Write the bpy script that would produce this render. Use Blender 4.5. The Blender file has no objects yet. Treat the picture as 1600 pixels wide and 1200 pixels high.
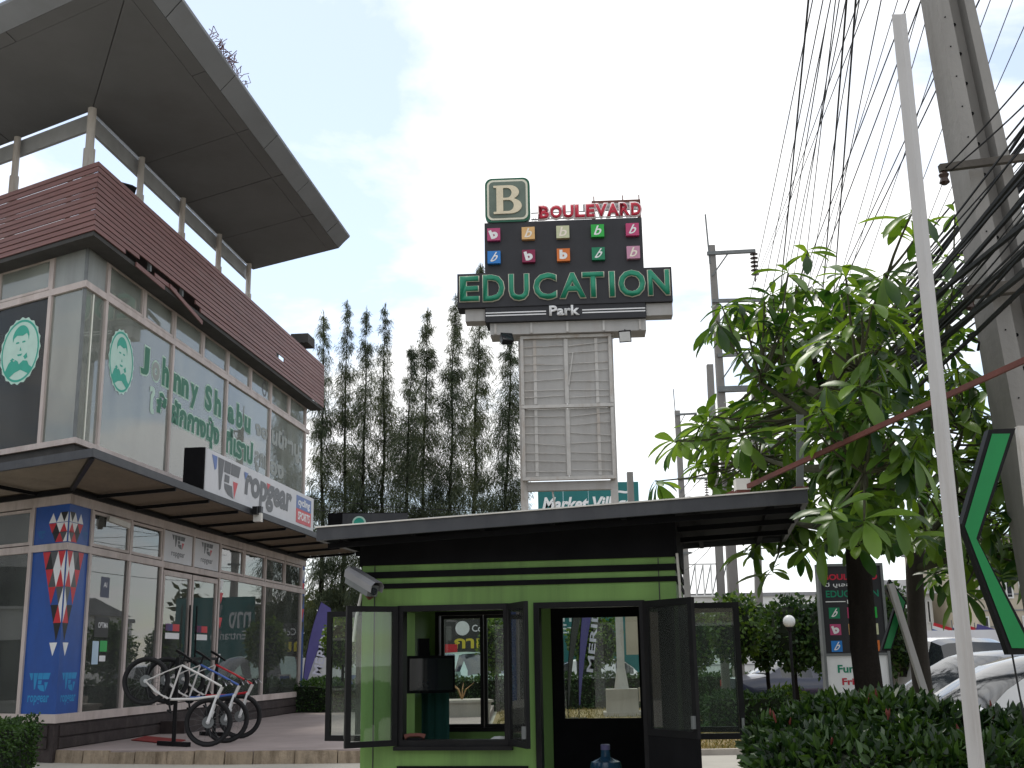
import bpy, bmesh, math, random
import numpy as np
from mathutils import Vector, Matrix
R = math.radians
random.seed(7); rng = np.random.default_rng(7)
SC = bpy.context.scene
COL = SC.collection

# ------------------------------------------------------------------ camera, sky, sun, exposure
FPX, PITCH, ROLL, EYE = 1830.0, R(13.28), R(-0.93), 1.5
_c, _s = math.cos(PITCH), math.sin(PITCH)
_ri, _fw, _up = Vector((1, 0, 0)), Vector((0, _c, _s)), Vector((0, -_s, _c))
_ri, _up = math.cos(ROLL)*_ri + math.sin(ROLL)*_up, -math.sin(ROLL)*_ri + math.cos(ROLL)*_up
cam_d = bpy.data.cameras.new('camera'); cam = bpy.data.objects.new('camera', cam_d); COL.objects.link(cam)
cam_d.sensor_width = 36.0; cam_d.lens = FPX/1600*36.0; cam_d.clip_start = 0.05; cam_d.clip_end = 3000
M = Matrix((_ri, _up, -_fw)).transposed().to_4x4(); M.translation = Vector((0, 0, EYE)); cam.matrix_world = M
SC.camera = cam

SKX, SKY_ = 8.3, 2.2
SUN_EL, SUN_AZ = R(62), R(-20)          # azimuth measured from +Y (ahead) towards +X
w = bpy.data.worlds.new('World'); SC.world = w; w.use_nodes = True
nt = w.node_tree; nt.nodes.clear()
out = nt.nodes.new('ShaderNodeOutputWorld')
sky = nt.nodes.new('ShaderNodeTexSky'); sky.sky_type = 'NISHITA'; sky.sun_disc = False
sky.sun_elevation = SUN_EL; sky.sun_rotation = SUN_AZ; sky.air_density = 1.0; sky.dust_density = .4; sky.ozone_density = .6
bg1 = nt.nodes.new('ShaderNodeBackground'); bg1.inputs[1].default_value = 0.15
nt.links.new(sky.outputs[0], bg1.inputs[0])
bg2 = nt.nodes.new('ShaderNodeBackground'); bg2.inputs[0].default_value = (1, 1, 1, 1); bg2.inputs[1].default_value = 1.05
tc = nt.nodes.new('ShaderNodeTexCoord')
sep = nt.nodes.new('ShaderNodeSeparateXYZ'); nt.links.new(tc.outputs['Generated'], sep.inputs[0])
ad = nt.nodes.new('ShaderNodeMath'); ad.operation = 'ADD'; ad.inputs[1].default_value = 0.25; nt.links.new(sep.outputs[2], ad.inputs[0])
ab = nt.nodes.new('ShaderNodeMath'); ab.operation = 'MAXIMUM'; ab.inputs[1].default_value = 0.08; nt.links.new(ad.outputs[0], ab.inputs[0])
dv = nt.nodes.new('ShaderNodeVectorMath'); dv.operation = 'DIVIDE'
cb = nt.nodes.new('ShaderNodeCombineXYZ')
for i in range(3): nt.links.new(ab.outputs[0], cb.inputs[i])
nt.links.new(tc.outputs['Generated'], dv.inputs[0]); nt.links.new(cb.outputs[0], dv.inputs[1])
mp = nt.nodes.new('ShaderNodeMapping'); mp.inputs['Location'].default_value = (SKX, SKY_, 0.0); nt.links.new(dv.outputs[0], mp.inputs[0])
nz = nt.nodes.new('ShaderNodeTexNoise'); nz.inputs['Scale'].default_value = 1.7; nz.inputs['Detail'].default_value = 9; nz.inputs['Roughness'].default_value = 0.55; nz.inputs['Distortion'].default_value = 0.35
nt.links.new(mp.outputs[0], nz.inputs['Vector'])
cr = nt.nodes.new('ShaderNodeValToRGB'); cr.color_ramp.elements[0].position = 0.42; cr.color_ramp.elements[1].position = 0.55
cr.color_ramp.elements[0].color = (0.30, 0.30, 0.30, 1); nt.links.new(nz.outputs['Fac'], cr.inputs[0])
mx = nt.nodes.new('ShaderNodeMixShader'); nt.links.new(cr.outputs[0], mx.inputs[0])
nt.links.new(bg1.outputs[0], mx.inputs[1]); nt.links.new(bg2.outputs[0], mx.inputs[2]); nt.links.new(mx.outputs[0], out.inputs[0])

sd = bpy.data.lights.new('sun', 'SUN'); sd.energy = 1.5; sd.angle = R(10); sd.color = (1.0, 0.95, 0.86)
sun = bpy.data.objects.new('sun', sd); COL.objects.link(sun)
_sv = Vector((math.sin(SUN_AZ)*math.cos(SUN_EL), math.cos(SUN_AZ)*math.cos(SUN_EL), math.sin(SUN_EL)))
sun.rotation_euler = _sv.to_track_quat('Z', 'Y').to_euler()
SC.view_settings.view_transform = 'Standard'; SC.view_settings.look = 'None'
SC.view_settings.exposure = 0.42; SC.view_settings.gamma = 1.0; SC.view_settings.use_curve_mapping = False
SC.render.engine = 'CYCLES'; SC.cycles.max_bounces = 6; SC.cycles.diffuse_bounces = 3; SC.cycles.glossy_bounces = 3; SC.cycles.transparent_max_bounces = 12

# ------------------------------------------------------------------ helpers
def at(x, y, Y):
    d = _ri*((x-800)/FPX) + _up*((600-y)/FPX) + _fw
    return Vector((0, 0, EYE)) + d*(Y/d.y)
def atz(x, y, z):
    d = _ri*((x-800)/FPX) + _up*((600-y)/FPX) + _fw
    return Vector((0, 0, EYE)) + d*((z-EYE)/d.z)

class MB:
    def __init__(s): s.v = []; s.f = []; s.m = []
    def add(s, vs, fs, mi=0):
        b = len(s.v); s.v += [tuple(v) for v in vs]; s.f += [tuple(b+i for i in f) for f in fs]; s.m += [mi]*len(fs); return s
    def box(s, x0, x1, y0, y1, z0, z1, mi=0, T=None):
        vs = [Vector((x, y, z)) for z in (z0, z1) for x, y in ((x0, y0), (x1, y0), (x1, y1), (x0, y1))]
        if T is not None: vs = [T @ v for v in vs]
        return s.add(vs, [(3, 2, 1, 0), (4, 5, 6, 7), (0, 1, 5, 4), (1, 2, 6, 5), (2, 3, 7, 6), (3, 0, 4, 7)], mi)
    def hexa(s, p, mi=0):   # 8 points: bottom 4, top 4
        return s.add(p, [(3, 2, 1, 0), (4, 5, 6, 7), (0, 1, 5, 4), (1, 2, 6, 5), (2, 3, 7, 6), (3, 0, 4, 7)], mi)
    def tube(s, pts, r, n=8, mi=0, cap=True):
        pts = [Vector(p) for p in pts]; k = len(pts)
        rs = r if isinstance(r, (list, tuple)) else [r]*k
        vs = []; prev = None
        for i, p in enumerate(pts):
            d = (pts[min(i+1, k-1)] - pts[max(i-1, 0)]).normalized()
            if prev is None: a = d.orthogonal().normalized()
            else: a = (prev - d*prev.dot(d)); a = a.normalized() if a.length > 1e-6 else d.orthogonal().normalized()
            prev = a; b = d.cross(a)
            for j in range(n):
                t = 2*math.pi*(j+.5)/n; vs.append(p + (a*math.cos(t) + b*math.sin(t))*rs[i])
        fs = [(i*n+j, i*n+(j+1) % n, (i+1)*n+(j+1) % n, (i+1)*n+j) for i in range(k-1) for j in range(n)]
        if cap: fs += [tuple(range(n-1, -1, -1)), tuple((k-1)*n+j for j in range(n))]
        return s.add(vs, fs, mi)
    def bar(s, a, b, wx, wy, mi=0, upv=(0, 0, 1)):   # rectangular bar from a to b
        a = Vector(a); b = Vector(b); d = (b-a).normalized(); u = Vector(upv)
        if abs(d.dot(u)) > .98: u = Vector((0, 1, 0))
        x = d.cross(u).normalized(); y = x.cross(d).normalized()
        P = [a + x*sx*wx/2 + y*sy*wy/2 for sx, sy in ((-1, -1), (1, -1), (1, 1), (-1, 1))]
        Q = [p + (b-a) for p in P]
        return s.hexa(P+Q, mi)
    def lathe(s, prof, n=16, mi=0, T=None, cap=True):
        vs = []
        for r, z in prof:
            for j in range(n):
                t = 2*math.pi*j/n; v = Vector((r*math.cos(t), r*math.sin(t), z)); vs.append(T @ v if T is not None else v)
        k = len(prof)
        fs = [(i*n+j, i*n+(j+1) % n, (i+1)*n+(j+1) % n, (i+1)*n+j) for i in range(k-1) for j in range(n)]
        if cap: fs += [tuple(range(n-1, -1, -1)), tuple((k-1)*n+j for j in range(n))]
        return s.add(vs, fs, mi)
    def torus(s, c, ax, R0, r, n=28, m=8, mi=0):
        ax = Vector(ax).normalized(); a = ax.orthogonal().normalized(); b = ax.cross(a); c = Vector(c); vs = []
        for i in range(n):
            t = 2*math.pi*i/n; d = a*math.cos(t)+b*math.sin(t)
            for j in range(m):
                q = 2*math.pi*j/m; vs.append(c + d*(R0+r*math.cos(q)) + ax*(r*math.sin(q)))
        return s.add(vs, [(i*m+j, ((i+1) % n)*m+j, ((i+1) % n)*m+(j+1) % m, i*m+(j+1) % m) for i in range(n) for j in range(m)], mi)
    def build(s, name, mats, parent=None, smooth=False, kind=None):
        me = bpy.data.meshes.new(name); me.from_pydata(s.v, [], s.f)
        if not isinstance(mats, (list, tuple)): mats = [mats]
        for m in mats: me.materials.append(m)
        me.polygons.foreach_set('material_index', s.m)
        if smooth:
            me.polygons.foreach_set('use_smooth', [True]*len(s.f))
            me.update()
            try: me.set_sharp_from_angle(angle=R(38))
            except Exception: pass
        me.update()
        o = bpy.data.objects.new(name, me); COL.objects.link(o)
        if parent is not None: o.parent = parent
        if kind: o['kind'] = kind
        return o

def quads(name, V, mats, parent=None, mi=None, kind=None, smooth=False):
    n = len(V); me = bpy.data.meshes.new(name)
    me.vertices.add(n*4); me.vertices.foreach_set('co', np.asarray(V, dtype=np.float32).ravel())
    me.loops.add(n*4); me.loops.foreach_set('vertex_index', np.arange(n*4, dtype=np.int32))
    me.polygons.add(n); me.polygons.foreach_set('loop_start', np.arange(0, n*4, 4, dtype=np.int32))
    if not isinstance(mats, (list, tuple)): mats = [mats]
    for m in mats: me.materials.append(m)
    if mi is not None: me.polygons.foreach_set('material_index', np.asarray(mi, dtype=np.int32))
    me.update(calc_edges=True); me.validate()
    o = bpy.data.objects.new(name, me); COL.objects.link(o)
    if parent is not None: o.parent = parent
    if kind: o['kind'] = kind
    return o

def unit(a): return a/np.maximum(np.linalg.norm(a, axis=-1, keepdims=True), 1e-9)
def leaf_quads(P, D, L, W, N=None):
    """P base points, D directions, L lengths, W widths -> pointed quads"""
    n = len(P); D = unit(D)
    S = unit(np.cross(D, rng.normal(size=(n, 3)) if N is None else N))
    L = np.reshape(L*np.ones(n), (n, 1)); W = np.reshape(W*np.ones(n), (n, 1))
    mid = P + D*L*.45
    return np.stack([P, mid+S*W*.5, P+D*L, mid-S*W*.5], axis=1)

def leaf_fold(P, D, L, W):
    n = len(P); D = unit(D); S = unit(np.cross(D, rng.normal(size=(n, 3)))); Nn = np.cross(D, S); L = np.reshape(L*np.ones(n), (n, 1)); W = np.reshape(W*np.ones(n), (n, 1))
    T = P+D*L-Nn*L*.12; a = P+D*L*.30; b = P+D*L*.68-Nn*L*.04; up = Nn*W*.16
    H = [np.stack([P, a+S*W*.46*k+up, b+S*W*.40*k+up, T], 1) for k in (1, -1)]
    return np.concatenate(H)

def tag(o, label=None, cat=None, group=None, kind=None):
    if label: o['label'] = label
    if cat: o['category'] = cat
    if group: o['group'] = group
    if kind: o['kind'] = kind
    return o
def thing(name, label, cat, loc=(0, 0, 0), rz=0.0, group=None):
    o = bpy.data.objects.new(name, None); COL.objects.link(o); o.empty_display_size = .2
    o.location = loc; o.rotation_euler = (0, 0, rz)
    return tag(o, label, cat, group)
def kids(o): return [c for c in bpy.data.objects if c.parent is o]
def copy_tree(o, parent=None, cache=None):
    c = o.copy(); COL.objects.link(c); c.parent = parent
    for ch in kids(o): copy_tree(ch, c)
    return c
def struct(o): o['kind'] = 'structure'; return o

# ------------------------------------------------------------------ materials
def mat(name, col, rough=.6, var=.18, scale=4.0, bump=0.0, metal=0.0, stretch=(1, 1, 1), dirt=None, dirtamt=.5, spec=.35, bscale=None, coat=0):
    m = bpy.data.materials.new(name); m.use_nodes = True; t = m.node_tree; b = t.nodes['Principled BSDF']
    tcn = t.nodes.new('ShaderNodeTexCoord'); mpn = t.nodes.new('ShaderNodeMapping'); mpn.inputs['Scale'].default_value = stretch
    t.links.new(tcn.outputs['Object'], mpn.inputs[0])
    n1 = t.nodes.new('ShaderNodeTexNoise'); n1.inputs['Scale'].default_value = scale; n1.inputs['Detail'].default_value = 6; n1.inputs['Roughness'].default_value = .65
    t.links.new(mpn.outputs[0], n1.inputs['Vector'])
    mr = t.nodes.new('ShaderNodeMapRange'); mr.inputs[1].default_value = .28; mr.inputs[2].default_value = .72; mr.inputs[3].default_value = 1-var; mr.inputs[4].default_value = 1+var
    t.links.new(n1.outputs['Fac'], mr.inputs[0])
    mu = t.nodes.new('ShaderNodeMix'); mu.data_type = 'RGBA'; mu.blend_type = 'MULTIPLY'; mu.inputs[0].default_value = 1
    mu.inputs[6].default_value = (*col, 1); cc = t.nodes.new('ShaderNodeCombineColor')
    for i in range(3): t.links.new(mr.outputs[0], cc.inputs[i])
    t.links.new(cc.outputs[0], mu.inputs[7]); last = mu.outputs[2]
    if dirt:
        n2 = t.nodes.new('ShaderNodeTexNoise'); n2.inputs['Scale'].default_value = scale*.7; n2.inputs['Detail'].default_value = 8; n2.inputs['Roughness'].default_value = .7
        mp2 = t.nodes.new('ShaderNodeMapping'); mp2.inputs['Location'].default_value = (7, 3, 5); mp2.inputs['Scale'].default_value = (stretch[0]*1.3, stretch[1]*1.3, stretch[2]*.5)
        t.links.new(tcn.outputs['Object'], mp2.inputs[0]); t.links.new(mp2.outputs[0], n2.inputs['Vector'])
        r2 = t.nodes.new('ShaderNodeMapRange'); r2.inputs[1].default_value = .5; r2.inputs[2].default_value = .75; r2.inputs[3].default_value = 0; r2.inputs[4].default_value = dirtamt
        t.links.new(n2.outputs['Fac'], r2.inputs[0])
        m2 = t.nodes.new('ShaderNodeMix'); m2.data_type = 'RGBA'; t.links.new(r2.outputs[0], m2.inputs[0]); t.links.new(last, m2.inputs[6]); m2.inputs[7].default_value = (*dirt, 1); last = m2.outputs[2]
    t.links.new(last, b.inputs['Base Color'])
    b.inputs['Roughness'].default_value = rough; b.inputs['Metallic'].default_value = metal; b.inputs['Specular IOR Level'].default_value = spec
    if coat: b.inputs['Coat Weight'].default_value = coat; b.inputs['Coat Roughness'].default_value = .08
    if bump:
        bn = t.nodes.new('ShaderNodeBump'); bn.inputs['Strength'].default_value = bump; bn.inputs['Distance'].default_value = .02
        n3 = t.nodes.new('ShaderNodeTexNoise'); n3.inputs['Scale'].default_value = bscale or scale*6; n3.inputs['Detail'].default_value = 5
        t.links.new(tcn.outputs['Object'], n3.inputs['Vector']); t.links.new(n3.outputs['Fac'], bn.inputs['Height']); t.links.new(bn.outputs[0], b.inputs['Normal'])
    return m

def leafmat(name, c1, c2, trans=.35, rough=.4, scale=1.5, objrand=False, spec=.4):
    m = bpy.data.materials.new(name); m.use_nodes = True; t = m.node_tree; t.nodes.clear()
    o = t.nodes.new('ShaderNodeOutputMaterial'); b = t.nodes.new('ShaderNodeBsdfPrincipled'); tr = t.nodes.new('ShaderNodeBsdfTranslucent')
    geo = t.nodes.new('ShaderNodeNewGeometry'); n = t.nodes.new('ShaderNodeTexNoise'); n.inputs['Scale'].default_value = scale; n.inputs['Detail'].default_value = 3
    t.links.new(geo.outputs['Position'], n.inputs['Vector'])
    src = n.outputs['Fac']
    r = t.nodes.new('ShaderNodeValToRGB'); r.color_ramp.elements[0].position = .3; r.color_ramp.elements[1].position = .7
    r.color_ramp.elements[0].color = (*c1, 1); r.color_ramp.elements[1].color = (*c2, 1)
    a = t.nodes.new('ShaderNodeMath'); a.operation = 'ADD'
    rd = t.nodes.new('ShaderNodeObjectInfo') if objrand else geo
    k = t.nodes.new('ShaderNodeMath'); k.operation = 'MULTIPLY_ADD'; k.inputs[1].default_value = .5; k.inputs[2].default_value = -.25
    t.links.new(rd.outputs['Random'] if objrand else geo.outputs['Random Per Island'], k.inputs[0])
    t.links.new(src, a.inputs[0]); t.links.new(k.outputs[0], a.inputs[1]); t.links.new(a.outputs[0], r.inputs[0])
    t.links.new(r.outputs[0], b.inputs['Base Color']); b.inputs['Roughness'].default_value = rough; b.inputs['Specular IOR Level'].default_value = spec
    g = t.nodes.new('ShaderNodeMix'); g.data_type = 'RGBA'; g.blend_type = 'MULTIPLY'; g.inputs[0].default_value = 1; g.inputs[7].default_value = (1.5, 1.35, .45, 1)
    t.links.new(r.outputs[0], g.inputs[6]); t.links.new(g.outputs[2], tr.inputs[0])
    mx = t.nodes.new('ShaderNodeMixShader'); mx.inputs[0].default_value = trans
    t.links.new(b.outputs[0], mx.inputs[1]); t.links.new(tr.outputs[0], mx.inputs[2]); t.links.new(mx.outputs[0], o.inputs[0])
    return m

def glassmat(name, tint=(1, 1, 1), refl=1.0, veil=0.0, veilcol=(.6, .62, .58), ior=1.5):
    m = bpy.data.materials.new(name); m.use_nodes = True; t = m.node_tree; t.nodes.clear()
    o = t.nodes.new('ShaderNodeOutputMaterial'); tr = t.nodes.new('ShaderNodeBsdfTransparent'); gl = t.nodes.new('ShaderNodeBsdfGlossy')
    tr.inputs[0].default_value = (*tint, 1); gl.inputs['Roughness'].default_value = .01; gl.inputs[0].default_value = (refl, refl, refl, 1)
    fr = t.nodes.new('ShaderNodeFresnel'); fr.inputs[0].default_value = ior
    # slightly wavy float glass
    tcn = t.nodes.new('ShaderNodeTexCoord'); nz_ = t.nodes.new('ShaderNodeTexNoise'); nz_.inputs['Scale'].default_value = .9
    bn = t.nodes.new('ShaderNodeBump'); bn.inputs['Strength'].default_value = .025; bn.inputs['Distance'].default_value = .02
    t.links.new(tcn.outputs['Object'], nz_.inputs['Vector']); t.links.new(nz_.outputs['Fac'], bn.inputs['Height']); t.links.new(bn.outputs[0], gl.inputs['Normal'])
    mx = t.nodes.new('ShaderNodeMixShader'); t.links.new(fr.outputs[0], mx.inputs[0]); t.links.new(tr.outputs[0], mx.inputs[1]); t.links.new(gl.outputs[0], mx.inputs[2])
    last = mx.outputs[0]
    if veil:  # pale diffuse veil laid over the pane colour
        df = t.nodes.new('ShaderNodeBsdfDiffuse'); df.inputs[0].default_value = (*veilcol, 1); m2 = t.nodes.new('ShaderNodeMixShader')
        n2 = t.nodes.new('ShaderNodeTexNoise'); n2.inputs['Scale'].default_value = 1.3; n2.inputs['Detail'].default_value = 6
        mp_ = t.nodes.new('ShaderNodeMapping'); mp_.inputs['Scale'].default_value = (1, 1, .35)
        t.links.new(tcn.outputs['Object'], mp_.inputs[0]); t.links.new(mp_.outputs[0], n2.inputs['Vector'])
        mr = t.nodes.new('ShaderNodeMapRange'); mr.inputs[1].default_value = .3; mr.inputs[2].default_value = .7; mr.inputs[3].default_value = veil*.5; mr.inputs[4].default_value = veil*1.5
        t.links.new(n2.outputs['Fac'], mr.inputs[0]); t.links.new(mr.outputs[0], m2.inputs[0]); t.links.new(last, m2.inputs[1]); t.links.new(df.outputs[0], m2.inputs[2]); last = m2.outputs[0]
    t.links.new(last, o.inputs[0]); return m

K = {}
K['slat'] = mat('slat_brown', (.185, .088, .080), .55, .22, 2.0, .1, stretch=(.6, .6, 8), dirt=(.24, .17, .16), dirtamt=.35)
K['mull'] = mat('mullion_white', (.50, .43, .40), .5, .16, 2.5, dirt=(.20, .14, .10), dirtamt=.6, stretch=(1, 1, .5))
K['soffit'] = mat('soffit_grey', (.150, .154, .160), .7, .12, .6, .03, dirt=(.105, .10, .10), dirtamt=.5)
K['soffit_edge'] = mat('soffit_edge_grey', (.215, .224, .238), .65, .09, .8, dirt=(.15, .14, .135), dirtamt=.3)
K['beamgrey'] = mat('beam_light_grey', (.42, .43, .44), .6, .15, 1.5, dirt=(.25, .25, .25), dirtamt=.4)
K['colwhite'] = mat('column_white', (.60, .56, .52), .5, .15, 3, dirt=(.30, .17, .08), dirtamt=.75, stretch=(1, 1, .35))
K['wallwhite'] = mat('wall_white', (.62, .60, .56), .7, .12, 1.5, dirt=(.34, .31, .27), dirtamt=.5, stretch=(1, 1, .3))
K['dark_wall'] = mat('dark_wall', (.05, .048, .046), .85, .3, 2, .1)
K['plinth'] = mat('plinth_brown', (.035, .026, .025), .8, .35, 5, .15, dirt=(.10, .085, .075), dirtamt=.5)
K['black'] = mat('black_metal', (.009, .009, .010), .45, .25, 5, dirt=(.03, .028, .026), dirtamt=.3, spec=.15)
K['fascia'] = mat('fascia_charcoal', (.042, .044, .050), .5, .2, 3, dirt=(.12, .12, .12), dirtamt=.3)
K['blackmatte'] = mat('black_matte', (.007, .007, .008), .85, .3, 4, spec=.1)
K['corr'] = mat('corrugated_brown', (.17, .135, .10), .6, .15, 2, dirt=(.09, .07, .055), dirtamt=.5)
K['curtain'] = mat('curtain_white', (.78, .78, .70), .9, .1, 1.2, stretch=(3, 3, .3))
K['curtain_green'] = mat('curtain_pale_green', (.54, .58, .46), .9, .22, 1.2, stretch=(3, 3, .3))
K['frost'] = mat('frosted_grey', (.27, .285, .275), .5, .15, 1.5, stretch=(2, 2, .5))
K['navy'] = mat('navy_blind', (.085, .095, .135), .6, .15, 2)
K['blue'] = mat('print_blue', (.018, .075, .30), .4, .12, 2, dirt=(.03, .05, .12), dirtamt=.3)
K['cyan'] = mat('print_cyan', (.02, .24, .50), .4, .1)
K['pred'] = mat('print_red', (.50, .025, .035), .4, .1)
K['pwhite'] = mat('print_white', (.72, .72, .72), .4, .08)
K['pgrey'] = mat('print_grey', (.075, .075, .08), .4, .1)
K['pblack'] = mat('print_black', (.014, .013, .014), .4, .1)
K['pblue'] = mat('print_steel_blue', (.07, .13, .34), .4, .1)
K['emgreen'] = mat('emblem_green', (.02, .33, .24), .5, .08)
K['empale'] = mat('emblem_pale', (.44, .62, .54), .5, .08)
K['txtgreen'] = mat('text_green', (.012, .14, .075), .5, .1)
K['txtpale'] = mat('text_pale_edge', (.42, .58, .48), .5, .08)
K['txtgrey'] = mat('text_grey', (.26, .28, .26), .5, .1)
K['glass'] = glassmat('shop_glass', (.74, .80, .78), 1.0, .05, ior=1.85)
K['glass_up'] = glassmat('upper_glass', (.95, .98, .95), 1.0, .16, (.68, .70, .64), 1.7)  # milky veil put into this glass colour, partly for sky reflection
K['glass_navy'] = glassmat('tinted_glass', (.9, .92, .95), .8, .02, ior=1.3)
K['glass_b'] = glassmat('booth_glass', (.90, .95, .92), .85, .018)
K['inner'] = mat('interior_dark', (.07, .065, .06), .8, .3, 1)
K['innerfloor'] = mat('interior_floor', (.12, .11, .10), .5, .2, 1)
K['wood'] = mat('crate_wood', (.30, .17, .07), .6, .25, 4, .1, stretch=(1, 1, 6))
K['board'] = mat('lightbox_white', (.54, .54, .56), .4, .07, 1.5, dirt=(.38, .36, .35), dirtamt=.3)
K['terrace'] = mat('terrace_floor', (.27, .225, .215), .75, .14, 1.2, .06, dirt=(.16, .13, .12), dirtamt=.45)
K['kerbstone'] = mat('kerb_stone', (.27, .215, .155), .9, .4, 4.5, .6, dirt=(.06, .04, .022), dirtamt=.9, stretch=(1, 1, .45))
K['drive'] = mat('driveway_concrete', (.34, .325, .285), .85, .14, .8, .12, dirt=(.26, .24, .21), dirtamt=.5)
K['asphalt'] = mat('asphalt', (.07, .07, .072), .9, .25, 1.5, .2)
K['drygrass'] = mat('lawn_soil', (.20, .15, .075), .95, .35, 2.5, .3, dirt=(.10, .11, .03), dirtamt=.8)
K['green'] = mat('booth_green', (.145, .265, .070), .6, .13, 1.6, .08, dirt=(.075, .125, .042), dirtamt=.85, stretch=(2.2, 2.2, .16))
K['signblack'] = mat('sign_black', (.020, .020, .024), .5, .2, 1.5, dirt=(.05, .05, .055), dirtamt=.3)
K['signgrey'] = mat('sign_backing_grey', (.40, .39, .375), .65, .12, 1.1, dirt=(.28, .25, .22), dirtamt=.6, stretch=(1, 1, .4))
K['signframe'] = mat('sign_frame_white', (.50, .485, .46), .5, .14, 3, dirt=(.30, .20, .12), dirtamt=.6)
K['edugreen'] = mat('letter_green', (.010, .205, .115), .4, .14, 1.5)
K['edgecream'] = mat('letter_edge_cream', (.66, .64, .52), .5, .1)
K['letred'] = mat('letter_red', (.46, .02, .045), .4, .12)
K['letpink'] = mat('letter_edge_pink', (.78, .66, .66), .5, .08)
K['bgrey'] = mat('b_panel_green_grey', (.12, .155, .125), .45, .2, 1.2)
K['bgreen'] = mat('b_rim_green', (.012, .10, .055), .45, .12)
K['bcream'] = mat('b_letter_cream', (.66, .58, .42), .5, .1)
K['concrete'] = mat('concrete', (.36, .33, .29), .85, .14, 2.5, .15, dirt=(.20, .175, .15), dirtamt=.5, stretch=(1, 1, .3))
K['polecon'] = mat('pole_concrete', (.235, .225, .212), .9, .16, 2.5, .2, dirt=(.135, .122, .11), dirtamt=.55, stretch=(1, 1, .2))
K['galv'] = mat('galvanised_steel', (.16, .17, .17), .55, .2, 5, metal=.3)
K['armdark'] = mat('weathered_wood', (.085, .075, .065), .85, .3, 5, .2)
K['galv2'] = mat('zinc_grey', (.24, .24, .25), .45, .12, 5, metal=.2)
K['postwhite'] = mat('post_white_paint', (.44, .43, .425), .5, .10, 2.2, .03, dirt=(.22, .18, .15), dirtamt=.6, stretch=(3, 3, .5))
K['rust'] = mat('rust_red_steel', (.13, .045, .035), .7, .25, 6, .1, dirt=(.08, .04, .03), dirtamt=.6)
K['teal'] = mat('billboard_teal', (.012, .135, .135), .5, .1, .5, dirt=(.015, .10, .10), dirtamt=.4)
K['chev'] = mat('chevron_green', (.008, .20, .055), .45, .12, 2, dirt=(.01, .13, .04), dirtamt=.3)
K['bark'] = mat('bark_dark', (.015, .0125, .0105), .95, .4, 6, .6, stretch=(1, 1, .25), spec=.08)
K['barkgrey'] = mat('bark_grey', (.045, .038, .032), .9, .3, 6, .4, stretch=(1, 1, .25))
K['twig'] = mat('twig_green_brown', (.055, .055, .03), .8, .25, 6)
K['leafA'] = leafmat('leaf_glossy_green', (.020, .066, .012), (.150, .265, .040), .45, .34, .9, objrand=True)
K['leafA2'] = leafmat('leaf_glossy_green_mass', (.015, .052, .011), (.105, .195, .030), .42, .36, .9)
K['casu'] = leafmat('casuarina_needles', (.040, .056, .037), (.100, .120, .076), .25, .7, .45, spec=.1)
K['topi'] = leafmat('topiary_leaves', (.016, .052, .011), (.115, .20, .030), .34, .45, 1.6)
K['topi_dark'] = leafmat('topiary_leaves_dark', (.010, .034, .009), (.055, .11, .022), .28, .45, 1.6)
K['hedge'] = leafmat('hedge_leaves', (.010, .034, .008), (.045, .10, .018), .25, .45, 1.0)
K['shrub'] = leafmat('shrub_leaves', (.006, .021, .006), (.034, .075, .016), .22, .4, 1.4)
K['redtip'] = mat('shrub_red_tip', (.10, .018, .012), .6, .3, 8)
K['grass'] = leafmat('dry_grass', (.09, .09, .025), (.24, .19, .08), .3, .8, .6)
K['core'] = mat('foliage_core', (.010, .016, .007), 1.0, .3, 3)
K['tyre'] = mat('tyre_rubber', (.014, .014, .015), .8, .2, 8)
K['chrome'] = mat('bright_alloy', (.55, .56, .58), .3, .1, 5, metal=.8)
K['carglass'] = mat('car_glass', (.018, .022, .026), .06, .1, 1, spec=.8)
K['cable'] = mat('cable_black', (.010, .010, .011), .6, .2, 8)
K['porcelain'] = mat('insulator_brown', (.040, .022, .018), .3, .2, 8)
K['globe'] = mat('lamp_globe_white', (.66, .67, .66), .25, .06, 4)
K['cream'] = mat('building_cream', (.42, .37, .29), .8, .12, .6, dirt=(.28, .24, .19), dirtamt=.5)
K['bldgwhite'] = mat('building_white', (.58, .58, .57), .8, .1, .6, dirt=(.36, .35, .33), dirtamt=.5)
K['roofgrey'] = mat('roof_grey', (.20, .20, .21), .7, .15, 1)
K['carpet'] = mat('mat_red', (.20, .022, .020), .95, .25, 12, .2)
K['purple'] = mat('flag_purple', (.085, .075, .23), .7, .12, 2)
K['flagdark'] = mat('flag_charcoal', (.055, .058, .055), .7, .2, 1.5)
def flat(name, col, rough=.45): return mat(name, col, rough, .08, 3)

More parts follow.
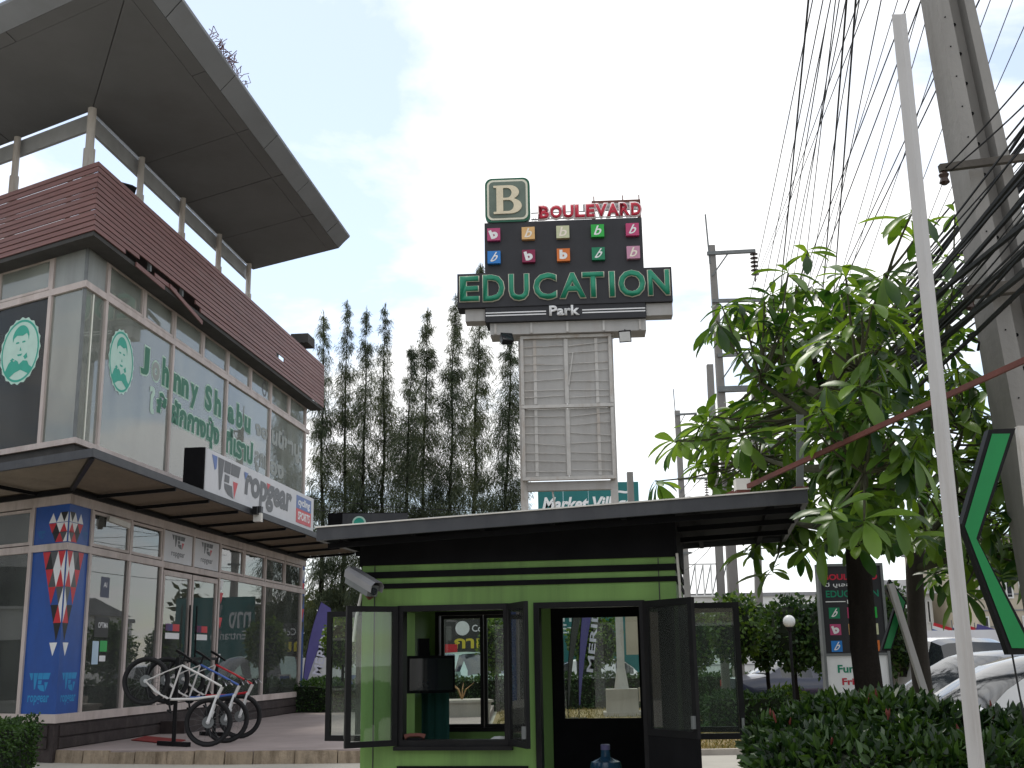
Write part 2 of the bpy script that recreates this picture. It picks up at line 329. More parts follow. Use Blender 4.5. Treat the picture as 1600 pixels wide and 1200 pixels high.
# ------------------------------------------------------------------ text and flat shapes
def text_mesh(s, size=1.0, off=0.0, shear=0.0, ext=0.0, sp=1.0, align='LEFT', line=1.0):
    c = bpy.data.curves.new('txt', 'FONT'); c.body = s; c.size = size; c.offset = off; c.shear = shear; c.extrude = ext
    c.space_character = sp; c.align_x = align; c.resolution_u = 3; c.space_line = line
    o = bpy.data.objects.new('txt', c); COL.objects.link(o); bpy.context.view_layer.update()
    dg = bpy.context.evaluated_depsgraph_get(); me = bpy.data.meshes.new_from_object(o.evaluated_get(dg))
    bpy.data.objects.remove(o); bpy.data.curves.remove(c); return me
def fit_mesh(me, x0, x1, y0, y1):
    co = np.empty(len(me.vertices)*3, dtype=np.float32)
    if len(co) == 0: return me
    me.vertices.foreach_get('co', co); co = co.reshape(-1, 3); a = co.min(0); b = co.max(0)
    co[:, 0] = x0 + (co[:, 0]-a[0])/max(b[0]-a[0], 1e-6)*(x1-x0)
    co[:, 1] = y0 + (co[:, 1]-a[1])/max(b[1]-a[1], 1e-6)*(y1-y0)
    me.vertices.foreach_set('co', co.ravel()); me.update(); return me
FRONT = Matrix(((1, 0, 0, 0), (0, 0, -1, 0), (0, 1, 0, 0), (0, 0, 0, 1)))      # x right, y up, normal to -Y
def put(me, name, m, parent, Fm=FRONT, off=0.0):
    """flat mesh given in (x, up) coordinates -> child laid on a face, 'off' metres in front of it"""
    me.materials.clear(); me.materials.append(m); me.transform(Fm @ Matrix.Translation((0, 0, off))); me.name = name
    o = bpy.data.objects.new(name, me); COL.objects.link(o); o.parent = parent; return o
def text_on(s, name, m, parent, x0, x1, y0, y1, Fm=FRONT, off=.004, bold=0.0, shear=0.0, ext=0.0, sp=1.0):
    me = text_mesh(s, 1.0, bold, shear, 0.0, sp); fit_mesh(me, x0, x1, y0, y1)
    if ext:
        bm = bmesh.new(); bm.from_mesh(me); r = bmesh.ops.extrude_face_region(bm, geom=bm.faces[:])
        bmesh.ops.translate(bm, vec=(0, 0, ext), verts=[v for v in r['geom'] if isinstance(v, bmesh.types.BMVert)])
        bmesh.ops.recalc_face_normals(bm, faces=bm.faces[:]); bm.to_mesh(me); bm.free()
    return put(me, name, m, parent, Fm, off)
def polys(lst, mis=None):
    """lst of flat polygons [(x,y),..] -> mesh (material index per polygon)"""
    me = bpy.data.meshes.new('flat'); vs = []; fs = []
    for p in lst:
        b = len(vs); vs += [(x, y, 0) for x, y in p]; fs.append(tuple(range(b, b+len(p))))
    me.from_pydata(vs, [], fs)
    if mis: me.polygons.foreach_set('material_index', mis)
    me.update(); return me
def putm(me, name, ms, parent, Fm=FRONT, off=.004):
    mi = [p.material_index for p in me.polygons]
    me.materials.clear()
    for m in ms: me.materials.append(m)
    me.polygons.foreach_set('material_index', mi)
    me.transform(Fm @ Matrix.Translation((0, 0, off))); me.name = name
    o = bpy.data.objects.new(name, me); COL.objects.link(o); o.parent = parent; return o
def curve_shape(splines, ext=0.0):
    c = bpy.data.curves.new('shp', 'CURVE'); c.dimensions = '2D'; c.fill_mode = 'BOTH'; c.extrude = ext
    for pts in splines:
        sp = c.splines.new('POLY'); sp.points.add(len(pts)-1); sp.use_cyclic_u = True
        for i, (x, y) in enumerate(pts): sp.points[i].co = (x, y, 0, 1)
    o = bpy.data.objects.new('shp', c); COL.objects.link(o); bpy.context.view_layer.update()
    me = bpy.data.meshes.new_from_object(o.evaluated_get(bpy.context.evaluated_depsgraph_get()))
    bpy.data.objects.remove(o); bpy.data.curves.remove(c); return me
def arc(cx, cy, rx, ry, a0, a1, n=14): return [(cx+rx*math.cos(R(a0+(a1-a0)*i/n)), cy+ry*math.sin(R(a0+(a1-a0)*i/n))) for i in range(n+1)]
def rrect(x0, x1, y0, y1, r): return arc(x1-r, y1-r, r, r, 0, 90, 6)+arc(x0+r, y1-r, r, r, 90, 180, 6)+arc(x0+r, y0+r, r, r, 180, 270, 6)+arc(x1-r, y0+r, r, r, 270, 360, 6)
def serif_B():
    o = [(0, 0), (.58, 0)] + arc(.56, .27, .40, .27, -90, 70, 14) + arc(.54, .755, .33, .245, -60, 90, 14) + [(0, 1), (0, .93), (.10, .92), (.10, .08), (0, .07)]
    h1 = [(.33, .09), (.33, .48), (.48, .48)] + arc(.50, .285, .19, .195, 90, -90, 10) + [(.48, .09)]
    h2 = [(.33, .56), (.33, .91), (.46, .91)] + arc(.46, .735, .16, .175, 90, -90, 10) + [(.46, .56)]
    return [o, h1, h2]
def face_frame(o, ux, n):     # ux: direction that reads left to right, n: outward normal
    ux = Vector(ux).normalized(); n = Vector(n).normalized()
    m = Matrix((ux, Vector((0, 0, 1)), n)).transposed().to_4x4(); m.translation = Vector(o); return m

def tg_logo():
    g = [[(.17, 1), (.44, 1), (.32, .05), (.25, -.02)], [(.46, 1), (.72, 1), (.70, .62), (.43, .62)], [(.74, 1), (1.16, 1), (1.08, .62), (.72, .62)],
         [(.47, .56), (.68, .56), (.66, .32), (.46, .32)], [(.46, .27), (.80, .27), (.86, -.12), (.62, -.05), (.48, .10)]]
    return g, [[(-.08, 1), (.14, 1), (.12, .62), (.05, .55)]], [[(.84, .44), (1.05, .44), (.90, -.12)]]
def put_logo(parent, x0, y0, wd, ht, mats, Fm=FRONT, off=.004, name='logo_print'):
    g, b, r = tg_logo(); L = g+b+r; mi = [0]*len(g)+[1]*len(b)+[2]*len(r)
    L = [[(x0+(x+.08)/1.24*wd, y0+(y+.12)/1.12*ht) for x, y in p] for p in L]
    return putm(polys(L, mi), name, mats, parent, Fm, off)

# ------------------------------------------------------------------ the setting: ground, terrace, lawn, road
struct(MB().add([(-1500, -300, 0), (1500, -300, 0), (1500, 2500, 0), (-1500, 2500, 0)], [(0, 1, 2, 3)]).build('ground', K['drive']))
struct(MB().add([(-60, 38.6, .004), (60, 38.6, .004), (60, 47, .004), (-60, 47, .004)], [(0, 1, 2, 3)]).build('parking_road', K['asphalt']))
struct(MB().add([(6.2, 9.2, .004), (40, 9.2, .004), (40, 38.5, .004), (9.5, 38.5, .004)], [(0, 1, 2, 3)]).build('road', K['asphalt']))
tp = [(-13, 23.5), (-9.5, 20.9), (-6.98, 19.7), (-4.55, 19.05), (-2.3, 18.95), (-1.2, 19.25), (-.7, 20.4), (-.7, 36.5), (-13, 36.5)]
tb = MB(); n = len(tp)
tb.add([(x, y, .2) for x, y in tp]+[(x, y, 0) for x, y in tp], [tuple(range(n))]+[(i, n+i, n+(i+1) % n, (i+1) % n) for i in range(n)])
terr = struct(tb.build('terrace', K['terrace']))
k = 0
for i in range(6):                       # kerb stones along the terrace edge
    a = Vector((*tp[i], 0)); b = Vector((*tp[i+1], 0)); L = (b-a).length; m = max(1, round(L/.52)); cutp = [0]+[ (j+random.uniform(-.28, .28))/m for j in range(1, m)]+[1]
    nn = Vector(((b-a).y, -(b-a).x, 0)).normalized()
    for j in range(m):
        p = a.lerp(b, cutp[j]); q = a.lerp(b, cutp[j+1]); d = (b-a).normalized()*.008; dep = .06+random.uniform(-.02, .03); hz = .195+random.uniform(-.03, .012)
        MB().hexa([p+d+nn*dep, q-d+nn*dep, q-d-nn*.02, p+d-nn*.02] + [v+Vector((0, 0, hz)) for v in (p+d+nn*(dep-.02), q-d+nn*(dep-.02), q-d-nn*.02, p+d-nn*.02)]).build('kerb_stone', K['kerbstone'], terr)
lawn_p = [(-.6, 19.8), (2.5, 19.4), (9.3, 19.6), (9.8, 38.3), (-.6, 38.3)]
struct(MB().add([(x, y, .03) for x, y in lawn_p], [(0, 1, 2, 3, 4)]).build('lawn', K['drygrass']))
struct(MB().hexa([(2.5, 19.25, 0), (9.3, 19.45, 0), (9.3, 19.6, 0), (2.5, 19.4, 0), (2.5, 19.25, .09), (9.3, 19.45, .09), (9.3, 19.6, .09), (2.5, 19.4, .09)]).build('kerb', K['concrete']))
N = 16000
P = np.stack([rng.uniform(-.5, 9.5, N), 19.7+18.4*rng.random(N)**1.6, np.full(N, .03)], 1)
D = np.stack([rng.normal(0, .5, N), rng.normal(0, .5, N), np.ones(N)], 1)
tag(quads('grass', leaf_quads(P, D, rng.uniform(.04, .11, N), .02), K['grass']), 'short dry brown grass on the strip behind the booth', 'grass', kind='stuff')

# ------------------------------------------------------------------ two-storey shop building on the left
CX, CY, HA = -7.567, 19.874, 6.18
TH = R(64.38); UB = Vector((math.cos(TH), math.sin(TH), 0)); NB = Vector((-math.sin(TH), math.cos(TH), 0))
bld = thing('shop_building', 'two storey corner shop with glass walls, brown slat band and flying grey roof', 'building', (CX, CY, 0), R(90-HA))
UA = Vector((1, 0, 0)); NA = Vector((0, -1, 0)); LA, LB = 14.15, 7.5
class Face:
    def __init__(s, u, n): s.u = u; s.n = n
    def p(s, a, z, o): return s.u*a + s.n*o + Vector((0, 0, z))
    def box(s, mb, a0, a1, z0, z1, o0, o1, mi=0):
        e0, e1 = (a0, a0) if a0 != 0.0 else (-o0/math.tan(TH/2), -o1/math.tan(TH/2))      # mitred at the building corner
        q = [s.p(e1, z0, o1), s.p(a1, z0, o1), s.p(a1, z0, o0), s.p(e0, z0, o0)]
        q = q + [v+Vector((0, 0, z1-z0)) for v in q]
        return mb.hexa(q if s.n.cross(s.u).z > 0 else [q[i] for i in (1, 0, 3, 2, 5, 4, 7, 6)], mi)
FA, FB = Face(UA, NA), Face(UB, NB)
FMA = face_frame((0, 0, 0), UA, NA); FMB = face_frame((0, 0, 0), -UB, NB)     # on B: x = -distance from the corner
def fpart(F, name, m, a0, a1, z0, z1, o0, o1, parent=bld): return F.box(MB(), a0, a1, z0, z1, o0, o1).build(name, m, parent)
MA = [.80, 2.42, 3.95, 5.60, 7.22, 8.88, 10.52, 12.18, 13.80]
MBt = [.92, 2.55, 4.2, 5.85, 7.45]
# -- plinth, slabs, rear walls
def foot(off, b=LB): # footprint polygon a bit outside / inside the glass
    c = (UA+UB).normalized()*(-off/math.sin(TH/2)); e1 = UA*LA+NA*off; e2 = UB*b+NB*off
    return [c, e1, e1*1.0+Vector((0, 6.3-0, 0))-Vector((0, 0, 0)), e2]
def slab(name, m, z0, z1, off):
    p = foot(off); p = [p[0], p[1], Vector((LA, 6.7, 0)), UB*LB+NB*off]
    mb = MB(); mb.hexa([v+Vector((0, 0, z0)) for v in p]+[v+Vector((0, 0, z1)) for v in p]); return mb.build(name, m, bld)
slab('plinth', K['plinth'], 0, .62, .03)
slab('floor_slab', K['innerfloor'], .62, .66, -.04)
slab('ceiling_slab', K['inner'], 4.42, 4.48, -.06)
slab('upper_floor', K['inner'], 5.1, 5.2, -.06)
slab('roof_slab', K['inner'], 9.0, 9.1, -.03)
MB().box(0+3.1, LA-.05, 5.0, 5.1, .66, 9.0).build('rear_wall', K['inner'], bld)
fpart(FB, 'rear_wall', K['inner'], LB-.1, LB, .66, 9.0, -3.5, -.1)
MB().box(LA-.12, LA-.02, .1, 5.0, .66, 9.0).build('end_wall', K['wallwhite'], bld)
for F, L in ((FA, LA), (FB, LB)):
    c0 = -.04 if F is FA else -.04
    fpart(F, 'plinth_board', K['plinth'], .1, L, .22, .38, .03, .055)
    fpart(F, 'plinth_board', K['plinth'], .1, L, .41, .58, .03, .055)
    fpart(F, 'sill', K['mull'], 0.0, L, .62, .76, -.02, .06)
    fpart(F, 'transom', K['mull'], 0.0, L, 3.44, 3.56, -.02, .05)
    fpart(F, 'head_rail', K['mull'], 0.0, L, 4.22, 4.42, -.02, .045)
    fpart(F, 'wall_band', K['dark_wall'], 0.0, L, 4.42, 5.2, -.05, .0)
    fpart(F, 'upper_sill', K['mull'], 0.0, L, 5.26, 5.36, -.02, .06); fpart(F, 'wall_band', K['dark_wall'], 0.0, L, 5.2, 5.26, -.05, .0)
    fpart(F, 'upper_transom', K['mull'], 0.0, L, 8.08, 8.2, -.02, .05)
    fpart(F, 'upper_head', K['mull'], 0.0, L, 8.86, 9.0, -.02, .04)
# mullions
big = {0, 1, 2, 4, 6, 8}; bigU = {0, 2, 4, 6, 8}
for i, a in enumerate(MA):
    if i in big: fpart(FA, 'mullion', K['mull'], a-.045, a+.045, .76, 3.44, -.02, .045)
    fpart(FA, 'mullion', K['mull'], a-.04, a+.04, 3.56, 4.22, -.02, .04)
    if i in bigU: fpart(FA, 'mullion', K['mull'], a-.045, a+.045, 5.36, 8.08, -.02, .045)
    fpart(FA, 'mullion', K['mull'], a-.045, a+.045, 8.2, 8.86, -.02, .04)
for i, a in enumerate(MBt):
    fpart(FB, 'mullion', K['mull'], a-.045, a+.045, .76, 3.44, -.02, .045)
    fpart(FB, 'mullion', K['mull'], a-.04, a+.04, 3.56, 4.22, -.02, .04)
    fpart(FB, 'mullion', K['mull'], a-.045, a+.045, 5.36, 8.08, -.02, .045)
    fpart(FB, 'mullion', K['mull'], a-.045, a+.045, 8.2, 8.86, -.02, .04)
MB().tube([(0.03, 0.02, 5.36), (0.03, .02, 8.86)], .035, 6).build('corner_mullion', K['galv'], bld)
# small opening frames around the transom lights, panes
def pane(F, a0, a1, z0, z1, m, name='pane', o=0.0): return fpart(F, name, m, a0, a1, z0, z1, o-.006, o)
def light(F, a0, a1, z0, z1, g, back=None):
    f = MB()
    F.box(f, a0+.05, a1-.05, z0+.02, z0+.07, -.01, .03); F.box(f, a0+.05, a1-.05, z1-.07, z1-.02, -.01, .03)
    F.box(f, a0+.05, a0+.095, z0+.07, z1-.07, -.01, .03); F.box(f, a1-.095, a1-.05, z0+.07, z1-.07, -.01, .03)
    fr = f.build('window_frame', K['mull'], bld)
    pane(F, a0+.095, a1-.095, z0+.07, z1-.07, g).parent = fr
    if back: pane(F, a0+.06, a1-.06, z0+.03, z1-.03, back, 'blind', -.06).parent = fr
for i in range(8):
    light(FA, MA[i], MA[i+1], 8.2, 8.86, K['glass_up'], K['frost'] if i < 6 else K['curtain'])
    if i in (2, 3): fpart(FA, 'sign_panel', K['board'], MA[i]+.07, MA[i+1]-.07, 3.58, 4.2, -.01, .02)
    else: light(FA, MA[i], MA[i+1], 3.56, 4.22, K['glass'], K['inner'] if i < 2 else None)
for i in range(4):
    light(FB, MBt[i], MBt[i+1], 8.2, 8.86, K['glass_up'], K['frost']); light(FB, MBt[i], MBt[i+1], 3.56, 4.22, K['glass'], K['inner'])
    pane(FB, MBt[i]+.045, MBt[i+1]-.045, .76, 3.44, K['glass']); pane(FB, MBt[i]+.045, MBt[i+1]-.045, 5.36, 8.08, K['glass_navy'])
    pane(FB, MBt[i]+.05, MBt[i+1]-.05, 5.5, 8.06, K['navy'], 'blind', -.05)
for a0, a1 in ((.80, 2.42), (2.42, 3.95), (7.22, 10.52), (10.52, 13.80)): pane(FA, a0+.045, a1-.045, .76, 3.44, K['glass'])
for a0, a1 in ((.80, 3.95), (3.95, 7.22), (7.22, 10.52), (10.52, 13.8)): pane(FA, a0+.045, a1-.045, 5.36, 8.08, K['glass_up'])
for F, e in ((FA, .755), (FB, .875)):       # glazed corner bay of the upper floor
    pane(F, .05, e, 5.36, 8.08, K['glass_up']); pane(F, .05, e, 8.2, 8.86, K['frost'])
# curtains behind the upper glass, of unequal width and tone
for a0, a1, mm, o in ((.1, .5, 'curtain', -.12), (.9, 1.9, 'curtain', -.12), (2.05, 2.5, 'curtain_green', -.2), (2.55, 3.15, 'curtain', -.12), (4.3, 6.1, 'curtain_green', -.2), (6.15, 7.1, 'curtain_green', -.14), (7.5, 9.35, 'curtain_green', -.2), (9.4, 10.4, 'curtain', -.10), (10.6, 13.7, 'curtain', -.10)):
    mb = MB(); n = max(6, int((a1-a0)/.05)); z0, z1 = 5.3, 8.05
    pts = [(a0+(a1-a0)*j/n, o+.03*math.sin(j*1.9)+random.uniform(-.008, .008)) for j in range(n+1)]
    mb.add([FA.p(a, z, oo) for a, oo in pts for z in (z0, z1)], [(2*j, 2*j+2, 2*j+3, 2*j+1) for j in range(n)])
    mb.build('curtain', K[mm], bld)
fpart(FB, 'curtain', K['curtain'], .12, .5, 5.3, 8.05, -.3, -.28)
# entrance doors
for a0, a1 in ((4.05, 5.55), (5.62, 7.12)):
    d = MB(); FA.box(d, a0, a0+.07, .78, 3.40, -.015, .035); FA.box(d, a1-.07, a1, .78, 3.40, -.015, .035); FA.box(d, a0+.07, a1-.07, 3.3, 3.40, -.015, .035); FA.box(d, a0+.07, a1-.07, .78, .93, -.015, .035)
    do = d.build('door', K['mull'], bld); pane(FA, a0+.07, a1-.07, .93, 3.3, K['glass']).parent = do
    h = a1-.16 if a0 < 5 else a0+.16
    MB().tube([FA.p(h, 1.55, .09), FA.p(h, 2.75, .09)], .018, 8).build('handle', K['black'], do)
fpart(FA, 'step', K['plinth'], 4.2, 7.0, 0, .44, .06, .55)
# blue printed cladding on the corner and at the far end
for F, e in ((FA, .755), (FB, .875)):
    fpart(F, 'corner_cladding', K['blue'], 0.0 if F is FA else .0, e, .76, 3.44, .0, .012); fpart(F, 'corner_cladding', K['blue'], 0.0, e, 3.56, 4.22, .0, .012)
fpart(FA, 'end_cladding', K['blue'], 13.85, 14.15, .76, 4.22, .0, .012); fpart(FA, 'strip_cladding', K['blue'], 7.27, 7.56, .76, 3.44, -.08, -.01)
TM = [K['pwhite'], K['pred'], K['pgrey'], K['pblack']]
def tri_print(Fm, sgn, o=.014):
    """printed pattern of triangles, rows = (z, list of (x centre, up?, colour))"""
    wd, ht = .20, .30; L = []; mi = []
    def tri(x, z, up, c, h=ht, ww=wd):
        L.append([(sgn*(x-ww/2), z), (sgn*(x+ww/2), z), (sgn*x, z+h)] if up else [(sgn*(x-ww/2), z+h), (sgn*(x+ww/2), z+h), (sgn*x, z)]); mi.append(c)
    rows = [(3.92, [(.0, 1, 0), (.1, 0, 3), (.2, 1, 0), (.4, 1, 0)]), (3.74, [(.0, 0, 0), (.1, 1, 1), (.2, 0, 0), (.3, 1, 3), (.4, 0, 1)]),
            (3.585, [(.1, 0, 2), (.2, 1, 1), (.3, 0, 3), (0, 1, 0)])]
    for z, r in rows:
        for x, u_, c in r: tri(x, z, u_, c, .17)
    rows = [(3.13, [(.0, 1, 0), (.1, 0, 1), (.2, 1, 0), (.3, 0, 2), (.4, 1, 3), (.5, 0, 1)]), (2.83, [(.0, 0, 0), (.1, 1, 1), (.2, 0, 0), (.3, 1, 2), (.4, 0, 1)]),
            (2.53, [(0, 1, 0), (.1, 0, 2), (.3, 0, 1)]), (2.23, [(0, 0, 0), (.1, 1, 1), (.2, 0, 3)]), (1.93, [(.1, 0, 3)])]
    for z, r in rows:
        for x, u_, c in r: tri(x, z, u_, c)
    tri(.16, 1.69, 0, 0, .22, .2)
    for i, p in enumerate(L): L[i] = [(max(x, .003) if sgn > 0 else min(x, -.003), z) for x, z in p]
    for p, c in zip(L, mi):
        if max(abs(q[0]) for q in p) > .02: put(polys([p if sgn > 0 else p[::-1]]), 'printed_triangle', TM[c], bld, Fm, o)
tri_print(FMA, 1); tri_print(FMB, -1)
CY3 = [K['cyan']]*3
put_logo(bld, .12, 1.12, .52, .30, CY3, FMA, .014); put_logo(bld, -.72, 1.12, .55, .30, CY3, FMB, .014)
text_on('ropgear', 'logo_lettering', K['cyan'], bld, .12, .64, .90, 1.06, FMA, .014, .02); text_on('ropgear', 'logo_lettering', K['cyan'], bld, -.72, -.17, .90, 1.06, FMB, .014, .02)
DB = flat('print_dark_cyan', (.015, .11, .30)); put_logo(bld, .50, 3.66, .2, .14, [DB]*3, FMA, .014); put_logo(bld, -.80, 3.66, .22, .14, [DB]*3, FMB, .014)
L = []; mi = []
for j, c in enumerate((0, 1, 3, 1, 3)):
    L.append([(7.28, 3.40-.28*j), (7.55, 3.40-.28*j), (7.41, 3.14-.28*j)]); mi.append(c); L.append([(13.87, 4.1-.36*j), (14.13, 4.1-.36*j), (14.0, 3.78-.36*j)]); mi.append(c)
L.append([(7.30, 1.75), (7.54, 1.75), (7.42, 1.50)]); mi.append(0)
for p, c in zip(L, mi): put(polys([p[::-1]]), 'printed_triangle', TM[c], bld, FMA, .016)
for i in (2, 3):
    x = MA[i]+.45; put_logo(bld, x, 3.88, .72, .27, [K['pgrey'], K['pgrey'], K['pred']], FMA, .023)
    text_on('ropgear', 'logo_lettering', K['pgrey'], bld, x, x+.72, 3.68, 3.80, FMA, .023, .01)
# stickers on the ground floor glass
def sticker(a, z, wd, ht, m, txt=None, tm=None, bx=(.1, .9, .3, .7)):
    o = fpart(FA, 'sticker', m, a, a+wd, z, z+ht, .002, .004)
    if txt: text_on(txt, 'sticker_lettering', tm, o, a+wd*bx[0], a+wd*bx[1], z+ht*bx[2], z+ht*bx[3], FMA, .006, .01)
G1 = flat('sticker_green', (.03, .35, .08)); W1 = flat('sticker_pale_blue', (.42, .55, .66))
sticker(1.2, 2.02, .55, .36, K['pblack'], 'OPTIMA', K['pwhite'], (.25, .95, .45, .72)); sticker(1.17, 1.55, .24, .40, W1); sticker(1.46, 1.77, .28, .19, G1); sticker(1.46, 1.6, .24, .1, K['pwhite'])
sticker(1.35, 2.72, .34, .36, K['navy'], 'AI', K['pwhite'], (.3, .7, .5, .75))
for a in (4.35, 5.95): sticker(a, 2.2, .72, .14, K['pred']); sticker(a, 2.04, .72, .12, K['pwhite']); sticker(a, 2.2, .001+.36, .142, K['pblue'])
# Johnny Shabu lettering and portrait ovals on the upper glass
def glass_text(s, a0, a1, z0, z1, m, edge=True, b=.05):
    if edge: text_on(s, 'window_lettering_edge', K['txtpale'], bld, a0-.03, a1+.03, z0-.035, z1+.035, FMA, .003, b+.035)
    text_on(s, 'window_lettering', m, bld, a0, a1, z0, z1, FMA, .006, b)
for s_, a0, a1, d in (('J', 2.45, 2.85, .03), ('o', 3.0, 3.38, .03), ('h', 3.5, 3.85, 0), ('nn', 4.1, 4.95, 0), ('y', 5.05, 5.5, 0), ('S', 5.9, 6.35, 0), ('h', 6.5, 6.95, 0), ('a', 7.4, 7.85, 0), ('b', 8.0, 8.45, 0), ('u', 8.58, 9.05, 0)):
    tall = s_ in 'JhSb'; z0, z1 = (7.12, 7.70) if tall else (7.12, 7.52)
    if s_ == 'y': z0 = 6.98
    glass_text(s_, a0, a1, z0, z1, K['txtgrey'] if s_ == 'o' else K['txtgreen'])
glass_text('ใ', 2.95, 3.2, 6.42, 6.98, K['txtpale'], False); glass_text('ช้', 3.3, 3.8, 6.42, 6.95, K['txtgreen'])
glass_text('ผักกางมุ้ง', 4.05, 6.9, 6.30, 7.0, K['txtgreen']); glass_text('ที่เราป', 7.35, 9.3, 6.38, 7.0, K['txtgreen'])
glass_text('ลูกเ', 9.45, 10.4, 6.28, 6.8, K['txtgrey'], False); glass_text('อง', 10.7, 11.9, 6.38, 6.75, K['txtgrey'], False)
glass_text('จอ', 9.45, 10.4, 7.2, 7.5, K['txtgrey'], False); glass_text('นนี่ชาบู', 10.75, 13.3, 7.05, 7.75, K['txtgrey'], False)
def emblem(Fm, cx, cz, rx, rz):
    T = lambda pts: [(cx+x*rx, cz+y*rz) for x, y in pts]
    scal = [(math.cos(R(a))*(1+(.0 if (a//9) % 2 else .06)), math.sin(R(a))*(1+(.0 if (a//9) % 2 else .06))) for a in range(0, 360, 9)]
    e = put(polys([T(scal)]), 'emblem', K['empale'], bld, Fm, .005)
    ring = curve_shape([T(arc(0, 0, .97, .97, 0, 351, 39)), T(arc(0, 0, .90, .90, 0, 351, 39))]); put(ring, 'emblem_ring', K['emgreen'], e, Fm, .007)
    hair = arc(0, .38, .44, .42, 10, 170, 12)+[(-.40, .30), (-.36, .42), (-.20, .50), (.10, .46), (.30, .52), (.38, .42), (.42, .28)]
    fig = [hair, [(-.24, .24), (-.06, .24), (-.08, .29), (-.22, .29)], [(.08, .24), (.26, .24), (.24, .29), (.10, .29)], [(-.14, -.10), (.14, -.10), (.08, -.16), (-.08, -.16)], [(.02, .12), (.08, .0), (-.02, .0)],
           [(-.74, -.62)]+arc(-.3, -.45, .3, .2, 160, 40, 8)+[(.0, -.42), (.2, -.32), (.42, -.36), (.52, -.5), (.70, -.60), (.5, -.76), (.1, -.60), (-.2, -.66), (-.5, -.80)], [(-.36, -.18), (-.2, -.28), (-.3, -.3), (-.5, -.25)], [(.2, -.2), (.36, -.1), (.42, -.25), (.3, -.3)]]
    put(curve_shape([T(p) for p in fig]), 'emblem_portrait', K['emgreen'], e, Fm, .008)
emblem(FMA, 1.6, 7.12, .52, .60); emblem(FMB, -1.72, 7.18, .56, .61)
put(curve_shape([[(10.05+x*.17, 8.52+y*.2) for x, y in arc(0, 0, 1, 1, 0, 345, 23)], [(10.05+x*.13, 8.52+y*.155) for x, y in arc(0, 0, 1, 1, 0, 345, 23)]]), 'round_sticker', K['pgrey'], bld, FMA, .006)
# -- slat band
def mitre(o): return -o/math.tan(TH/2)
SO, SZ0, SZ1, NS = .45, 8.88, 10.17, 13
dz = (SZ1-SZ0)/NS
for F, L in ((FA, 14.2), (FB, 7.6)):
    for i in range(NS):
        z0 = SZ0+i*dz+.006; z1 = SZ0+(i+1)*dz-.006; s0 = mitre(SO)
        segs = [(s0, L)]
        if F is FA and i == 0: segs = [(s0, .55), (1.9, 3.0), (4.3, L)]
        if F is FA and i == 1: segs = [(s0, 1.15), (4.0, L)]
        if F is FA and i == 4: segs = [(s0, 9.6), (10.25, L)]
        for a0, a1 in segs:
            mb = MB(); lean = .012; j = random.uniform(-.004, .004)
            e0 = mitre(SO-.03) if a0 == s0 else a0
            q = [F.p(a0, z0, SO+j), F.p(a1, z0, SO+j), F.p(a1, z0, SO-.03+j), F.p(e0, z0, SO-.03+j)]
            t = [F.p(a0 if a0 != s0 else mitre(SO-lean), z1, SO-lean+j), F.p(a1, z1, SO-lean+j), F.p(a1, z1, SO-.03+j), F.p(e0, z1, SO-.03+j)]
            mb.hexa(q+t).build('slat', K['slat'], bld)
    n = int(L/1.6)
    for j in range(n+1): fpart(F, 'slat_post', K['galv'], .1+j*1.62, .16+j*1.62, 8.95, 10.1, SO-.1, SO-.035)
    F.box(MB(), 0.0, L, 8.80, 8.875, .045, .42).build('band_soffit', K['dark_wall'], bld); F.box(MB(), 0.0, L, 8.88, 9.42, .05, .08).build('band_backing', K['dark_wall'], bld)
# two broken slats hanging loose under the band
for a0, za, a1, zb in ((2.6, 8.93, 4.35, 8.66), (1.0, 8.84, 2.3, 8.79)):
    MB().bar(FA.p(a0, za, SO), FA.p(a1, zb, SO+.02), .025, .085, 0).build('loose_slat', K['slat'], bld)
fpart(FA, 'vent_box', K['dark_wall'], 12.2, 12.9, 10.35, 10.62, .0, .5); MB().tube([FA.p(12.5, 9.8, .25), FA.p(12.5, 10.36, .25)], .04, 6).build('vent_post', K['galv'], bld)
# -- flying roof on columns
def AB(a, b, z): return UA*a + UB*b + Vector((0, 0, z))
roof = MB()
OUT, INN, ZR = -2.32, .72, 12.06
aE, bE = 10.35, 8.5
